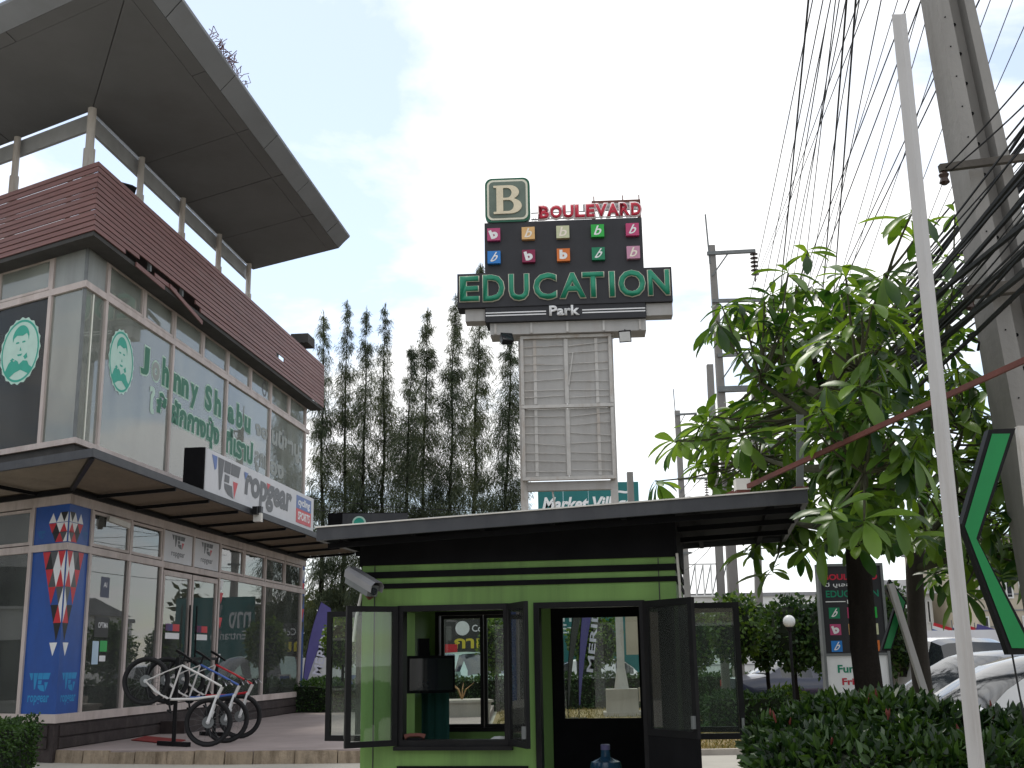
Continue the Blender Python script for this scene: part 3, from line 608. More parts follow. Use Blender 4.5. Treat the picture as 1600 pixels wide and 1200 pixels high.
# top cover (thick L-shaped plate)
for side in (0, 1):
    f = (lambda a, b, z: AB(a, b, z)) if side == 0 else (lambda a, b, z: AB(b, a, z))
    E_ = aE if side == 0 else bE
    q = [f(-2.70, -2.70, 12.28), f(E_+.02, -2.70, 12.28), f(E_+.02, 1.1, 12.36), f(1.1, 1.1, 12.36)]
    t = [v+Vector((0, 0, .05)) for v in q]
    roof.hexa(q+t if side == 0 else [q[i] for i in (1, 0, 3, 2)]+[t[i] for i in (1, 0, 3, 2)])
roof_o = roof.build('roof', K['soffit_edge'], bld)
seams = [.83, 3.25, 5.55, 7.95]
for side in (0, 1):
    f = (lambda a, b, z: AB(a, b, z)) if side == 0 else (lambda a, b, z: AB(b, a, z))
    E_ = aE if side == 0 else bE; g = .013; ss = seams+[E_]
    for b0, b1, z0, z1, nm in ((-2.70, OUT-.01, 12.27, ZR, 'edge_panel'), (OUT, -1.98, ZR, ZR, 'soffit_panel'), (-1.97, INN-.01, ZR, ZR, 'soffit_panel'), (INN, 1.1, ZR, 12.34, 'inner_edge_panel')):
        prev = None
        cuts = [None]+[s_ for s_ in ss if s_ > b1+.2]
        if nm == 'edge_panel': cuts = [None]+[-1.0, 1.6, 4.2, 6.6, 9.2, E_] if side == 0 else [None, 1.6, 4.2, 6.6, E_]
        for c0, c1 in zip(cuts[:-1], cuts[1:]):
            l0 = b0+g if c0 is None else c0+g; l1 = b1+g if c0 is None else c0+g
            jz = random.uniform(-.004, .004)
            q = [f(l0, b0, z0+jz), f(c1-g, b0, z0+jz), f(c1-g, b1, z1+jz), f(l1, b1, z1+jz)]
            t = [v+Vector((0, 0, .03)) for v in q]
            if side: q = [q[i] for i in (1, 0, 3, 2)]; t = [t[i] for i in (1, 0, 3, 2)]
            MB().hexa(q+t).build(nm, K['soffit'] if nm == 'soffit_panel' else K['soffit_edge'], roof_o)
for side in (0, 1):
    f = (lambda a, b, z: AB(a, b, z)) if side == 0 else (lambda a, b, z: AB(b, a, z)); E_ = aE if side == 0 else bE
    q = [f(.80, .80, 11.72), f(E_-.05, .80, 11.72), f(E_-.05, .88, 11.72), f(.88, .88, 11.72)]; t = [v+Vector((0, 0, .34)) for v in q]
    MB().hexa(q+t if side == 0 else [q[i] for i in (1, 0, 3, 2)]+[t[i] for i in (1, 0, 3, 2)]).build('edge_beam', K['beamgrey'], roof_o)
q = [AB(aE+.03, -2.68, 12.3), AB(aE+.03, OUT, ZR), AB(aE+.03, INN, ZR), AB(aE+.03, 1.1, 12.34)]
MB().add(q, [(0, 1, 2, 3)]).build('end_panel', K['soffit_edge'], roof_o)
cols = [UA*a+NA*-.6 for a in (.95, 3.25, 5.54, 7.93, 10.2)]+[UB*b+NB*-.6 for b in (3.25, 5.6, 7.3)]
for i, p in enumerate(cols):
    r = .085 if i == 0 else .07
    MB().tube([p+Vector((0, 0, 9.0)), p+Vector((0, 0, 11.2)), p+Vector((0, 0, 11.21)), p+Vector((0, 0, ZR))], [r*1.35, r*1.35, r, r], 10).build('roof_column', K['colwhite'], bld, True)
MB().box(-.35, .35, -.12, .12, -.2, .2, 0, Matrix.Translation(UA*1.5+NA*-.3+Vector((0, 0, 10.55))) @ Matrix.Rotation(R(-40), 4, 'Z') @ Matrix.Rotation(R(30), 4, 'X')).build('floodlight', K['black'], bld)
# -- canopy over the pavement
CO = 1.6
for F, L in ((FA, 14.1), (FB, 7.5)):
    m_ = mitre(CO)
    q = [F.p(m_, 4.55, CO), F.p(L, 4.55, CO), F.p(L, 4.55, CO-.06), F.p(mitre(CO-.06), 4.55, CO-.06)]; t = [v+Vector((0, 0, .13)) for v in q]
    MB().hexa(q+t).build('canopy_fascia', K['fascia'], bld)
    # corrugated sheet, ridges along the facade
    mb = MB(); nrm = 28
    def row(i):
        o = .02+(CO-.08)*i/nrm; return o, 4.50+.10*i/nrm+(.02 if i % 2 else -.02)
    for i in range(nrm):
        (o0, za), (o1, zb) = row(i), row(i+1)
        mb.add([F.p(mitre(o0), za, o0), F.p(L, za, o0), F.p(L, zb, o1), F.p(mitre(o1), zb, o1)], [(0, 1, 2, 3)])
    mb.build('canopy_sheet', K['corr'], bld)
    n = int((L+.6)/1.63)
    for j in range(n):
        a = .8+j*1.63
        MB().bar(F.p(a, 4.44, .02), F.p(a, 4.53, CO-.07), .05, .06).build('rafter', K['black'], bld)
    F.box(MB(), 0.0, L, 4.38, 4.47, .046, .10).build('wall_rail', K['black'], bld)
MB().bar(Vector((0, 0, 4.44)), (UA+UB).normalized()*(-CO/math.sin(TH/2))*.97+Vector((0, 0, 4.55)), .07, .07).build('hip_rafter', K['black'], bld)
MB().bar(FA.p(1.35, 4.12, .06), FA.p(1.75, 4.02, .28), .09, .09).build('security_camera', K['wallwhite'], bld)
# -- things inside the ground floor
for a, o, sx, sy, sz in ((1.0, -.6, .5, .5, .5), (1.25, -1.0, .6, .5, .95), (2.9, -2.2, 1.2, .5, 1.1), (8.2, -1.8, 1.4, .6, 1.0), (12.6, -1.6, .7, .7, .8)):
    c = thing('display_crate', {1.0: 'low wooden crate inside the shop window by the corner', 1.25: 'taller wooden crate behind the corner shop window', 2.9: 'long wooden counter inside the shop near the door', 8.2: 'wide wooden table behind the shop glass past the door', 12.6: 'wooden stand deep in the shop beside the dark flag'}[a], 'crate', bld.matrix_basis @ Vector((0, 0, 0)), 0)
    c.location = Matrix.Translation((CX, CY, 0)) @ Matrix.Rotation(R(90-HA), 4, 'Z') @ FA.p(a, .66, o); c.rotation_euler = (0, 0, R(90-HA))
    n = 4
    for j in range(n): MB().box(0, sx, 0, sy, sz*j/n+.012, sz*(j+1)/n-.012).build('plank', K['wood'], c)

# shop lightbox on the canopy edge (its own thing, in the building's frame)
BM = Matrix.Translation((CX, CY, 0)) @ Matrix.Rotation(R(90-HA), 4, 'Z')
def at_bld(p): return BM @ p
tgs = thing('shop_sign', 'long white lightbox lettered topgear on the canopy edge', 'sign', (CX, CY, 0), R(90-HA))
SA = 1.52
fpart(FA, 'housing', K['blackmatte'], 2.16, 9.62, 4.69, 5.53, SA-.42, SA-.02, tgs); fpart(FA, 'face_panel', K['board'], 2.2, 9.6, 4.70, 5.52, SA-.018, SA, tgs)
put_logo(tgs, 2.5, 4.75, 1.65, .70, [K['pgrey'], K['pblue'], K['pred']], FMA, SA+.004)
text_on('ropgear', 'lettering', K['pgrey'], tgs, 4.42, 7.75, 4.76, 5.38, FMA, SA+.004, .045, .1)
put(polys([[(4.36, 5.40), (4.42, 5.24), (4.62, 5.40)]]), 'lettering_accent', K['pblue'], tgs, FMA, SA+.008); put(polys([[(5.85, 5.38), (5.93, 5.24), (6.1, 5.38)]]), 'lettering_accent', K['pred'], tgs, FMA, SA+.008)
fpart(FA, 'badge_top', K['pblue'], 8.12, 9.36, 5.12, 5.43, SA, SA+.008, tgs); fpart(FA, 'badge_bottom', K['pred'], 8.12, 9.36, 4.78, 5.115, SA, SA+.008, tgs)
text_on('cycling', 'lettering', K['pwhite'], tgs, 8.24, 9.24, 5.15, 5.38, FMA, SA+.011, .03, .1); text_on('SPORTS', 'lettering', K['pwhite'], tgs, 8.24, 9.24, 4.86, 5.06, FMA, SA+.011, .03, .1)
sl = thing('sign_lamp', 'small grey spotlight clamped under the white topgear lightbox', 'lamp', at_bld(FA.p(4.73, 4.6, CO+.05)), R(90-HA))
MB().box(-.16, .1, -.1, .0, -.06, .1).build('bracket', K['black'], sl); MB().box(-.02, .12, -.14, .02, -.20, -.02).build('lamp_body', K['wallwhite'], sl); MB().box(-.02, .12, -.14, .02, -.02, .12).build('lamp_hood', K['fascia'], sl)
# second lightbox further along the canopy, seen from its end
s2 = thing('roof_lightbox', 'small grey lightbox with green round emblem above the far canopy', 'sign', at(512, 835, 34), R(4))
MB().box(0, 2.3, 0, .9, 0, .62).build('housing', K['blackmatte'], s2)
MB().box(.42, 2.3, -.02, 0, .03, .6).build('face_panel', K['fascia'], s2); e2 = MB().lathe([(.2, 0), (.2, .02)], 24, 0, Matrix.Translation((.9, -.02, .32)) @ Matrix.Rotation(R(90), 4, 'X')).build('emblem', K['empale'], s2)
MB().lathe([(.15, 0), (.15, .03)], 20, 0, Matrix.Translation((.9, -.02, .32)) @ Matrix.Rotation(R(90), 4, 'X')).build('emblem_centre', K['emgreen'], e2)

# ------------------------------------------------------------------ bicycles, rack, mat
def make_bike(label, c1, c2, group='mountain bikes hung on the rack'):
    """x forward, origin under the rear axle, unrotated"""
    t = thing('bicycle', label, 'bicycle', (0, 0, 0), 0, group); wr = .345; wb = 1.10; fw = (wb, 0, wr)
    for cx in (0, wb):
        ty = MB().torus((cx, 0, wr), (0, 1, 0), wr-.028, .03, 32, 8).build('wheel', K['tyre'], t, True)
        MB().torus((cx, 0, wr), (0, 1, 0), wr-.062, .011, 32, 5).build('rim', K['black'], ty, True)
        sp = MB()
        for j in range(16):
            a = 2*math.pi*j/16; s_ = .02*(1 if j % 2 else -1); sp.tube([(cx, s_, wr), (cx+math.cos(a)*(wr-.06), 0, wr+math.sin(a)*(wr-.06))], .0017, 3)
        sp.build('spokes', K['galv'], ty, kind='stuff')
        MB().lathe([(.03, -.05), (.03, .05)], 10, 0, Matrix.Translation((cx, 0, wr)) @ Matrix.Rotation(R(90), 4, 'X')).build('hub', K['chrome'], ty)
        MB().lathe([(.085, .035), (.085, .038)], 20, 0, Matrix.Translation((cx, 0, wr)) @ Matrix.Rotation(R(90), 4, 'X')).build('brake_disc', K['galv'], ty)
    bb = (.44, 0, .31); st = (.30, 0, .80); hd = (.98, 0, .86); hb = (1.0, 0, .72)
    f = MB(); f.tube([bb, st], .014, 8); f.tube([st, (.64, 0, .835), hd], .016, 8, 1); f.tube([bb, (.74, 0, .505), hb], .020, 8, 1); f.tube([hd, hb], .026, 8)
    for s_ in (-.06, .06): f.tube([(0, s_, wr), (.2, s_, .30), (.44, s_*.5, .31)], .012, 6); f.tube([(0, s_, wr), (.15, s_, .575), (.30, s_*.3, .79)], .008, 6)
    f.build('frame', [c1, c2], t, True)
    fk = MB()
    for s_ in (-.06, .06): fk.tube([(1.0, s_, .70), (1.06, s_, .48)], .018, 8); fk.tube([(1.06, s_, .50), (wb, s_, wr)], .024, 8)
    fk.tube([(1.0, -.07, .70), (1.0, .07, .70)], .02, 8); fk.build('fork', K['pwhite'], t, True)
    MB().tube([(.985, 0, .86), (.97, 0, .93), (1.03, 0, .94)], .018, 8).build('stem', K['black'], t, True)
    hbm = MB(); hbm.tube([(.98, -.33, .95), (1.03, -.1, .94), (1.03, .1, .94), (.98, .33, .95)], .013, 8)
    hb_o = hbm.build('handlebar', K['black'], t, True)
    for s_ in (-1, 1): MB().tube([(.99, s_*.2, .95), (1.06, s_*.26, .93)], .008, 5).build('brake_lever', K['chrome'], hb_o); MB().tube([(.98, s_*.22, .951), (.98, s_*.335, .951)], .018, 8).build('grip', K['tyre'], hb_o)
    MB().tube([st, (.265, 0, .93)], .015, 8).build('seat_post', K['black'], t)
    sd_ = MB(); sd_.add([(.12, -.07, .95), (.12, .07, .95), (.22, .05, .955), (.40, .018, .945), (.40, -.018, .945), (.22, -.05, .955), (.12, -.06, .915), (.12, .06, .915), (.22, .04, .92), (.40, .012, .92), (.40, -.012, .92), (.22, -.04, .92)],
        [(0, 5, 2, 1), (5, 4, 3, 2), (6, 7, 8, 11), (11, 8, 9, 10), (0, 1, 7, 6), (1, 2, 8, 7), (2, 3, 9, 8), (3, 4, 10, 9), (4, 5, 11, 10), (5, 0, 6, 11)]); sd_.build('saddle', K['black'], t)
    cr_ = MB(); cr_.lathe([(.09, -.055), (.09, -.05)], 20, 0, Matrix.Translation(bb) @ Matrix.Rotation(R(90), 4, 'X')); cr_.bar((.44, -.07, .31), (.56, -.07, .19), .02, .025); cr_.bar((.44, .07, .31), (.32, .07, .43), .02, .025)
    cr_.tube([(.44, -.08, .31), (.44, .08, .31)], .016, 8); co = cr_.build('crankset', K['black'], t)
    for p in ((.56, -.12, .19), (.32, .12, .43)): MB().box(p[0]-.04, p[0]+.04, p[1]-.04, p[1]+.04, p[2]-.01, p[2]+.01).build('pedal', K['black'], co)
    return t
BW = flat('bike_white', (.62, .60, .58), .3); BB = flat('bike_blue', (.06, .12, .38), .3); BR = flat('bike_red', (.45, .02, .03), .3)
PB = R(-33)
def hang(b, p, yaw):        # p: where the front wheel touches the floor
    rot = Matrix.Rotation(yaw, 4, 'Z') @ Matrix.Rotation(-PB, 4, 'Y')
    ax = rot @ Vector((1.10, 0, .345))*1.13; b.matrix_basis = Matrix.Translation(Vector(p)+Vector((0, 0, .39))-ax) @ rot @ Matrix.Scale(1.13, 4)
b1 = make_bike('nearest white and blue mountain bike hung by its saddle on the rack', BW, BW)
b2 = make_bike('middle white mountain bike with blue tubes hung on the rack', BW, BB); b3 = make_bike('farthest red mountain bike hung on the rack by the shop', BW, BR)
SCB = 1.08
for b, px, py in ((b1, 324, 1167), (b2, 352, 1161), (b3, 374, 1154)):
    p = atz(px, py, .2); hang(b, p, R(4)); b.matrix_basis = b.matrix_basis @ Matrix.Identity(4)
ra, rb = atz(271, 1166, .2), atz(334, 1150, .2)
rack = thing('bicycle_rack', 'black steel bar rack on two T shaped feet holding the bikes', 'rack', ra)
zt = 1.62
for p, f0, f1 in ((ra, atz(233, 1164, .2), atz(308, 1168, .2)), (rb, atz(301, 1149, .2), atz(363, 1152, .2))):
    q = p-ra; MB().tube([q, q+Vector((0, 0, zt-.2))], .035, 8).build('post', K['black'], rack, True)
    h = (f1-f0).normalized()*.42; MB().bar(q-h+Vector((0, 0, .04)), q+h+Vector((0, 0, .04)), .07, .07).build('foot', K['black'], rack)
MB().bar(Vector((0, 0, zt-.2)), rb-ra+Vector((0, 0, zt-.2)), .05, .05).build('top_bar', K['black'], rack)
m0, m1, m2, m3 = atz(205, 1157, .204), atz(228, 1151, .204), atz(290, 1157, .204), atz(268, 1163, .204)
tag(MB().hexa([m0, m3, m2, m1]+[v+Vector((0, 0, .015)) for v in (m0, m3, m2, m1)]).build('door_mat', K['carpet']), 'faded red mat on the terrace beside the bike rack', 'mat')
# bikes and wheels shown inside the shop
for a, o, lb in ((2.0, -1.3, 'dark bicycle standing inside the shop left of the door'), (8.6, -1.0, 'dark bicycle standing inside behind the glass right of the door')):
    b = make_bike(lb, K['pgrey'], K['pred'], 'bicycles on show inside the shop'); b.location = at_bld(FA.p(a, .66, o)); b.rotation_euler = (0, 0, R(90-HA)+R(160))
hw = thing('display_wheel', 'bare silver bicycle wheel hung behind the leftmost shop window', 'hoop', at_bld(FB.p(2.05, 2.55, -.35)))  # a bare bicycle wheel, rim and hub only
MB().torus((0, 0, 0), (-.3, .95, 0), .36, .014, 32, 6).build('rim', K['chrome'], hw, True); MB().tube([(0, -.04, 0), (0, .04, 0)], .03, 8).build('hub', K['chrome'], hw)

# ------------------------------------------------------------------ feather flags
def feather(name, label, loc, rz, h, wd, m, txt, tm, group='feather flags near the shop', lean=0.0, part=False):
    t = thing(name, label, 'flag', loc, rz, group)
    n = 14; mb = MB(); L_ = []; R_ = []
    for i in range(n+1):
        u = i/n; z = .35+(h-.35)*u; x0 = lean*u*u*h; wv = wd*(min(1, .12+u*1.25) if u < .8 else math.sqrt(max(0, 1-((u-.8)/.2)**2)))
        y = .03*math.sin(u*5); L_.append((x0, y, z)); R_.append((x0+wv, y+.02*math.sin(u*9), z))
    mb.add(L_+R_, [(i, n+1+i, n+2+i, i+1) for i in range(n)]); mb.add([(x, y+.006, z) for x, y, z in L_+R_], [(i+1, n+2+i, n+1+i, i) for i in range(n)])
    fl = mb.build('banner', m, t, True)
    MB().tube([(0, 0, 0)]+L_[::2]+[(lean*h+wd*.5, 0, h+.01)], .012, 6).build('pole', K['black'], t)
    MB().box(-.2, .2, -.2, .2, 0, .04).build('base', K['black'], t)
    if txt:
        me = text_mesh(txt, 1, .02); fit_mesh(me, h*.28, h*.78, -wd*.28, wd*.28)
        me.transform(Matrix.Rotation(math.atan2(h, lean*h*1.3), 4, 'Z')); me.transform(Matrix.Translation((wd*.5, 0, 0)))
        put(me, 'banner_lettering', tm, fl, FRONT, .05)
    return t
PAL = flat('flag_lettering_pale', (.50, .50, .60))
feather('feather_flag', 'tall leaning purple feather flag just beyond the shop corner', atz(472, 1098, .2), R(0), 3.4, .55, K['purple'], 'MERIDA', PAL, lean=.17)
feather('feather_flag', 'purple feather flag standing by the hedge, seen through the booth door', at(905, 1124, 31), 0, 4.2, .30, K['purple'], 'MERIDA', PAL, lean=.10)
feather('feather_flag', 'dark grey feather flag seen through the left of the booth door', at(888, 1124, 31.5), 0, 4.4, .26, K['flagdark'], None, None, lean=.14)
feather('feather_flag', 'charcoal feather flag lettered OPTIMA inside the last shop window', at_bld(FA.p(10.9, .66, -.5)), R(90-HA), 2.65, 1.25, K['flagdark'], 'OPTIMA', K['txtgrey'], 'feather flag in the shop')

# ------------------------------------------------------------------ guard booth
KB = -80.5+180; PBo = Vector((.02, 9.5, 0))
booth = thing('guard_booth', 'bright green guard booth with black stripes and open windows', 'booth', PBo, R(90-KB))
X0, X1, DY = -1.29, 1.255, 2.05; T_ = .10
def bw(x0, x1, y0, y1, z0, z1, m='green', nm='wall', par=booth): return MB().box(x0, x1, y0, y1, z0, z1).build(nm, K[m], par)
WX0, WX1, WZ0, WZ1 = -.985, -.075, .855, 1.945; DX0, DX1, DZ = .125, 1.005, 1.945; FL = .12
MB().box(X0-.05, X1+.05, -.05, DY+.05, 0, FL).build('floor', K['concrete'], booth)
bw(X0, WX0, 0, T_, FL, 2.275); bw(WX0, WX1, 0, T_, FL, WZ0); bw(WX0, WX1, 0, T_, WZ1, 2.275); bw(WX1, DX0, 0, T_, FL, 2.275); bw(DX0, DX1, 0, T_, DZ, 2.275); bw(DX1, X1, 0, T_, FL, 2.275)
for x in (-1.185, 1.125): MB().box(x-.004, x+.004, -.004, 0, FL, 2.27).build('joint', K['dark_wall'], booth)
BX0, BX1, BZ0, BZ1 = -1.14, -.20, .85, 1.97; EX0, EX1 = -.01, .90; EZ = 1.98
bw(X0, BX0, DY-T_, DY, FL, 2.275); bw(BX0, BX1, DY-T_, DY, FL, BZ0); bw(BX0, BX1, DY-T_, DY, BZ1, 2.275); bw(BX1, EX0, DY-T_, DY, FL, 2.275); bw(EX0, EX1, DY-T_, DY, EZ, 2.275); bw(EX1, X1, DY-T_, DY, FL, 2.275)
for x0, x1 in ((X0, X0+T_), (X1-T_, X1)):      # side walls with a window each
    bw(x0, x1, T_, .35, FL, 2.275); bw(x0, x1, 1.35, DY-T_, FL, 2.275); bw(x0, x1, .35, 1.35, FL, .86); bw(x0, x1, .35, 1.35, 1.94, 2.275)
# black top board and the two stripes, proud of the wall
for z0, z1, pr in ((2.275, 2.47, .02), (2.17, 2.222, .014), (2.085, 2.125, .014)):
    if z1 > 2.25:
        TBD = lambda x0, x1, y0, y1: MB().hexa([(x0, y0, z0), (x1, y0, z0), (x1, y1, z0), (x0, y1, z0), (x0, y0, 2.492+(x0+1.52)*.0415), (x1, y0, 2.492+(x1+1.52)*.0415), (x1, y1, 2.492+(x1+1.52)*.0415), (x0, y1, 2.492+(x0+1.52)*.0415)]).build('top_board', K['blackmatte'], booth)
        TBD(X0-pr, X1+pr, -pr, .0); TBD(X0-pr, X0, 0, DY); TBD(X1, X1+pr, 0, DY); TBD(X0-pr, X1+pr, DY, DY+pr); MB().box(X0+.001, X1-.001, .001, DY-.001, 2.276, 2.30).build('ceiling', K['blackmatte'], booth); continue
    MB().box(X0-pr, X1+pr, -pr, .0, z0, z1).build('stripe', K['blackmatte'], booth)
    MB().box(X0-pr, X0, .0, DY, z0, z1).build('stripe', K['blackmatte'], booth); MB().box(X1, X1+pr, .0, DY, z0, z1).build('stripe', K['blackmatte'], booth); MB().box(X0-pr, X1+pr, DY, DY+pr, z0, z1).build('stripe', K['blackmatte'], booth)
def ring(mb, x0, x1, z0, z1, w_, y0, y1, T=None):
    mb.box(x0, x1, y0, y1, z0, z0+w_, 0, T); mb.box(x0, x1, y0, y1, z1-w_, z1, 0, T); mb.box(x0, x0+w_, y0, y1, z0+w_, z1-w_, 0, T); mb.box(x1-w_, x1, y0, y1, z0+w_, z1-w_, 0, T); return mb
ring(MB(), WX0, WX1, WZ0, WZ1, .045, -.02, T_+.01).build('window_frame', K['black'], booth)
# back window: outer frame, two glazed leaves
ring(MB(), BX0, BX1, BZ0, BZ1, .035, DY-T_-.01, DY+.01).build('window_frame', K['black'], booth)
for x0, x1 in ((-1.095, -.672), (-.672, -.245)):
    fr = ring(MB(), x0+.004, x1-.004, BZ0+.037, BZ1-.037, .03, DY-.07, DY-.03).build('window_leaf', K['black'], booth); MB().box(x0+.034, x1-.034, DY-.053, DY-.047, BZ0+.067, BZ1-.067).build('pane', K['glass_b'], fr)
# door frame, back door
mb = MB(); mb.box(DX0-.0, DX0+.045, -.02, T_+.01, FL, DZ); mb.box(DX1-.045, DX1, -.02, T_+.01, FL, DZ); mb.box(DX0+.045, DX1-.045, -.02, T_+.01, DZ-.045, DZ); mb.build('door_frame', K['black'], booth)
mb = MB(); mb.box(EX0, .10, DY-.08, DY-.02, FL, EZ); mb.box(.815, EX1, DY-.08, DY-.02, FL, EZ); mb.box(.10, .815, DY-.08, DY-.02, FL, .96); mb.box(.10, .815, DY-.08, DY-.02, 1.888, EZ)
bd = mb.build('back_door', K['blackmatte'], booth); MB().box(.10, .815, DY-.053, DY-.047, .96, 1.888).build('pane', K['glass_b'], bd)
# casements and the open door leaf: hinge point, opening direction, width
def leaf(name, hx, hy, ang, wd, z0, z1, solid=None, fw=.045):
    T = Matrix.Translation((hx, hy, 0)) @ Matrix.Rotation(ang, 4, 'Z')
    fr = ring(MB(), 0, wd, z0, z1, fw, -.015, .015, T).build(name, K['black'], booth)
    MB().box(fw, wd-fw, -.003, .003, z0+fw, z1-fw, 0, T).build('pane', K['glass_b'], fr)
    MB().box(wd-.03, wd-.01, -.045, -.015, z0+.07, z0+.16, 0, T).build('latch', K['galv'], fr)
    if solid is not None: MB().box(0, wd, -.012, .012, solid, z0, 0, T).build('lower_panel', K['blackmatte'], fr)
    return fr
leaf('window_leaf', WX0, -.03, R(-140), .44, WZ0+.005, WZ1-.005)
leaf('window_leaf', WX1, -.03, R(-62), .44, WZ0+.005, WZ1-.005)
leaf('door_leaf', DX1, -.03, R(-52), .62, .93, DZ-.01, .16, .05)
leaf('window_leaf', X0-.02, .36, R(170), .42, .87, 1.93); leaf('window_leaf', X0-.02, 1.34, R(190), .42, .87, 1.93)
leaf('window_leaf', X1+.02, .36, R(6), .46, .87, 1.93); leaf('window_leaf', X1+.02, 1.34, R(-5), .46, .87, 1.93)
# lower panel under the window and inside things
mb = MB(); mb.box(WX0, .06, -.02, 0, .3, .705); mb.build('lower_panel', K['blackmatte'], booth)
MB().box(WX0-.02, WX1+.02, -.06, .0, WZ0-.03, WZ0).build('sill', K['black'], booth)
# roof: sloping to the left, deep overhang in front and to the right
def rz_(x): return 2.487+(x+1.52)*.0415
RX0, RX1, RY0, RY1 = -1.52, 2.27, -.50, 2.55
def rslab(name, m, x0, x1, y0, y1, d0, d1, par=booth): 
    return MB().hexa([(x0, y0, rz_(x0)+d0), (x1, y0, rz_(x1)+d0), (x1, y1, rz_(x1)+d0), (x0, y1, rz_(x0)+d0), (x0, y0, rz_(x0)+d1), (x1, y0, rz_(x1)+d1), (x1, y1, rz_(x1)+d1), (x0, y1, rz_(x0)+d1)]).build(name, K[m], par)
rf = rslab('roof', 'blackmatte', RX0+.04, RX1-.04, RY0+.04, RY1-.04, .0, .03)
rslab('fascia', 'fascia', RX0, RX1, RY0, RY0+.04, -.045, .055, rf); rslab('fascia', 'fascia', RX0, RX1, RY1-.04, RY1, -.045, .055, rf); rslab('fascia', 'fascia', RX0, RX0+.04, RY0+.04, RY1-.04, -.045, .055, rf); rslab('fascia', 'fascia', RX1-.04, RX1, RY0+.04, RY1-.04, -.045, .055, rf)
rslab('roof_sheet', 'wallwhite', RX0-.01, RX1+.01, RY0-.015, RY1+.01, .056, .066, rf)
for j in range(7):
    x = -1.3+j*.55
    MB().bar((x, RY0+.04, rz_(x)-.03), (x, RY1-.04, rz_(x)-.03), .04, .05).build('roof_rafter', K['blackmatte'], rf)
for y in (-.35, .4, 1.3): MB().bar((RX0+.05, y, rz_(RX0)-.075), (RX1-.05, y, rz_(RX1)-.075), .035, .04).build('purlin', K['blackmatte'], rf)
# conduit on the right corner
MB().tube([(X1+.03, -.02, .9), (X1+.03, -.02, 2.06), (X1+.02, -.02, 2.3)], .011, 8).build('conduit', K['wallwhite'], booth, True)
for z in (1.0, 1.35, 1.75): MB().box(X1+.012, X1+.048, -.04, .0, z, z+.02).build('conduit_clip', K['galv'], booth)
# posts and brace of rusty steel above the roof, small lamp box
def b2w(p): return Matrix.Translation(PBo) @ Matrix.Rotation(R(90-KB), 4, 'Z') @ Vector(p)
pst = thing('steel_post', 'short rusty grey angle post standing on the booth roof corner', 'post', b2w((2.22, -.44, rz_(2.22)+.07)))
top_ = at(1250, 648, pst.location.y)-pst.location
MB().bar((0, 0, 0), top_, .055, .012).build('flange', K['galv'], pst); MB().bar((.022, .03, 0), top_+Vector((.022, .03, 0)), .012, .05).build('flange', K['galv'], pst); MB().box(-.05, .05, -.05, .05, 0, .012).build('foot_plate', K['rust'], pst)
brA = b2w((1.62, -.15, rz_(1.62)+.075)); brB = at(1640, 545, 6.5)
tag(MB().bar(brA, brB, .022, .034).build('brace_bar', K['rust']), 'long red rusty bar rising from the booth roof to the right', 'bar')
lb_ = thing('roof_lamp', 'small weathered white lamp box on the booth roof edge', 'lamp', b2w((1.80, -.38, rz_(1.80)+.066)))
MB().box(-.055, .055, -.05, .05, .035, .12).build('lamp_body', K['wallwhite'], lb_); MB().box(-.05, .05, -.04, .04, 0, .035).build('lamp_foot', K['rust'], lb_)
# CCTV camera on the front left
cc_ = thing('security_camera', 'silver hooded security camera on the booth wall left of the window', 'camera', b2w((-1.20, -.02, 2.07)), R(90-KB))
T = Matrix.Translation((-.02, -.22, .04)) @ Matrix.Rotation(R(-38), 4, 'Z') @ Matrix.Rotation(R(22), 4, 'Y')
mb = MB(); prof = [(-.055, 0), (-.06, .055), (-.035, .085), (.035, .085), (.06, .055), (.055, 0)]
mb.add([T @ Vector((x, y, z)) for x in (-.19, .21) for y, z in prof], [(i, i+1, 7+i, 6+i) for i in range(5)]+[(5, 4, 3, 2, 1, 0)]); mb.build('hood', K['galv2'], cc_)
mb = MB(); mb.box(-.17, .16, -.05, .05, -.045, .045, 0, T); mb.build('camera_body', K['galv'], cc_); MB().lathe([(.03, 0), (.03, .02)], 14, 0, T @ Matrix.Translation((.16, 0, 0)) @ Matrix.Rotation(R(90), 4, 'Y')).build('lens', K['carglass'], cc_)
MB().tube([(0, 0, -.04), (0, -.08, -.06), (-.02, -.2, .0)], .018, 8).build('bracket', K['rust'], cc_, True)
MB().tube([(-.1, .03, -.02), (-.13, .0, -.2), (-.16, .02, -.4)], .012, 6).build('cable_tail', K['wallwhite'], cc_)
# inside the booth
tv = thing('wall_television', 'black flat television hung inside the booth left of the back window', 'television', b2w((-1.03, 1.3, 1.39)), R(90-KB)+R(25))
MB().box(-.20, .20, -.035, .03, -.14, .14).build('screen', K['carglass'], tv); MB().box(-.22, .22, -.03, .05, -.165, .165).build('housing', K['blackmatte'], tv); MB().box(-.1, .0, .05, .12, -.1, .32).build('bracket', K['blackmatte'], tv)
TC = flat('towel_teal', (.015, .07, .06), .9)
mb = MB(); pts = [(j*.025, .012*math.sin(j*1.7)) for j in range(12)]
tw = thing('hanging_towel', 'dark teal towel hanging below the television in the booth', 'towel', b2w((-1.2, 1.6, 1.0)), R(90-KB))
mb.add([(x, y, z) for x, y in pts for z in (-.2, .22)], [(2*j, 2*j+2, 2*j+3, 2*j+1) for j in range(11)]); mb.build('cloth', TC, tw)
dk = thing('desk', 'narrow desk under the booth window with odd things on it', 'desk', b2w((-.55, .32, FL)), R(90-KB))
MB().box(-.5, .5, -.2, .25, .66, .69).build('desk_top', K['wood'], dk)
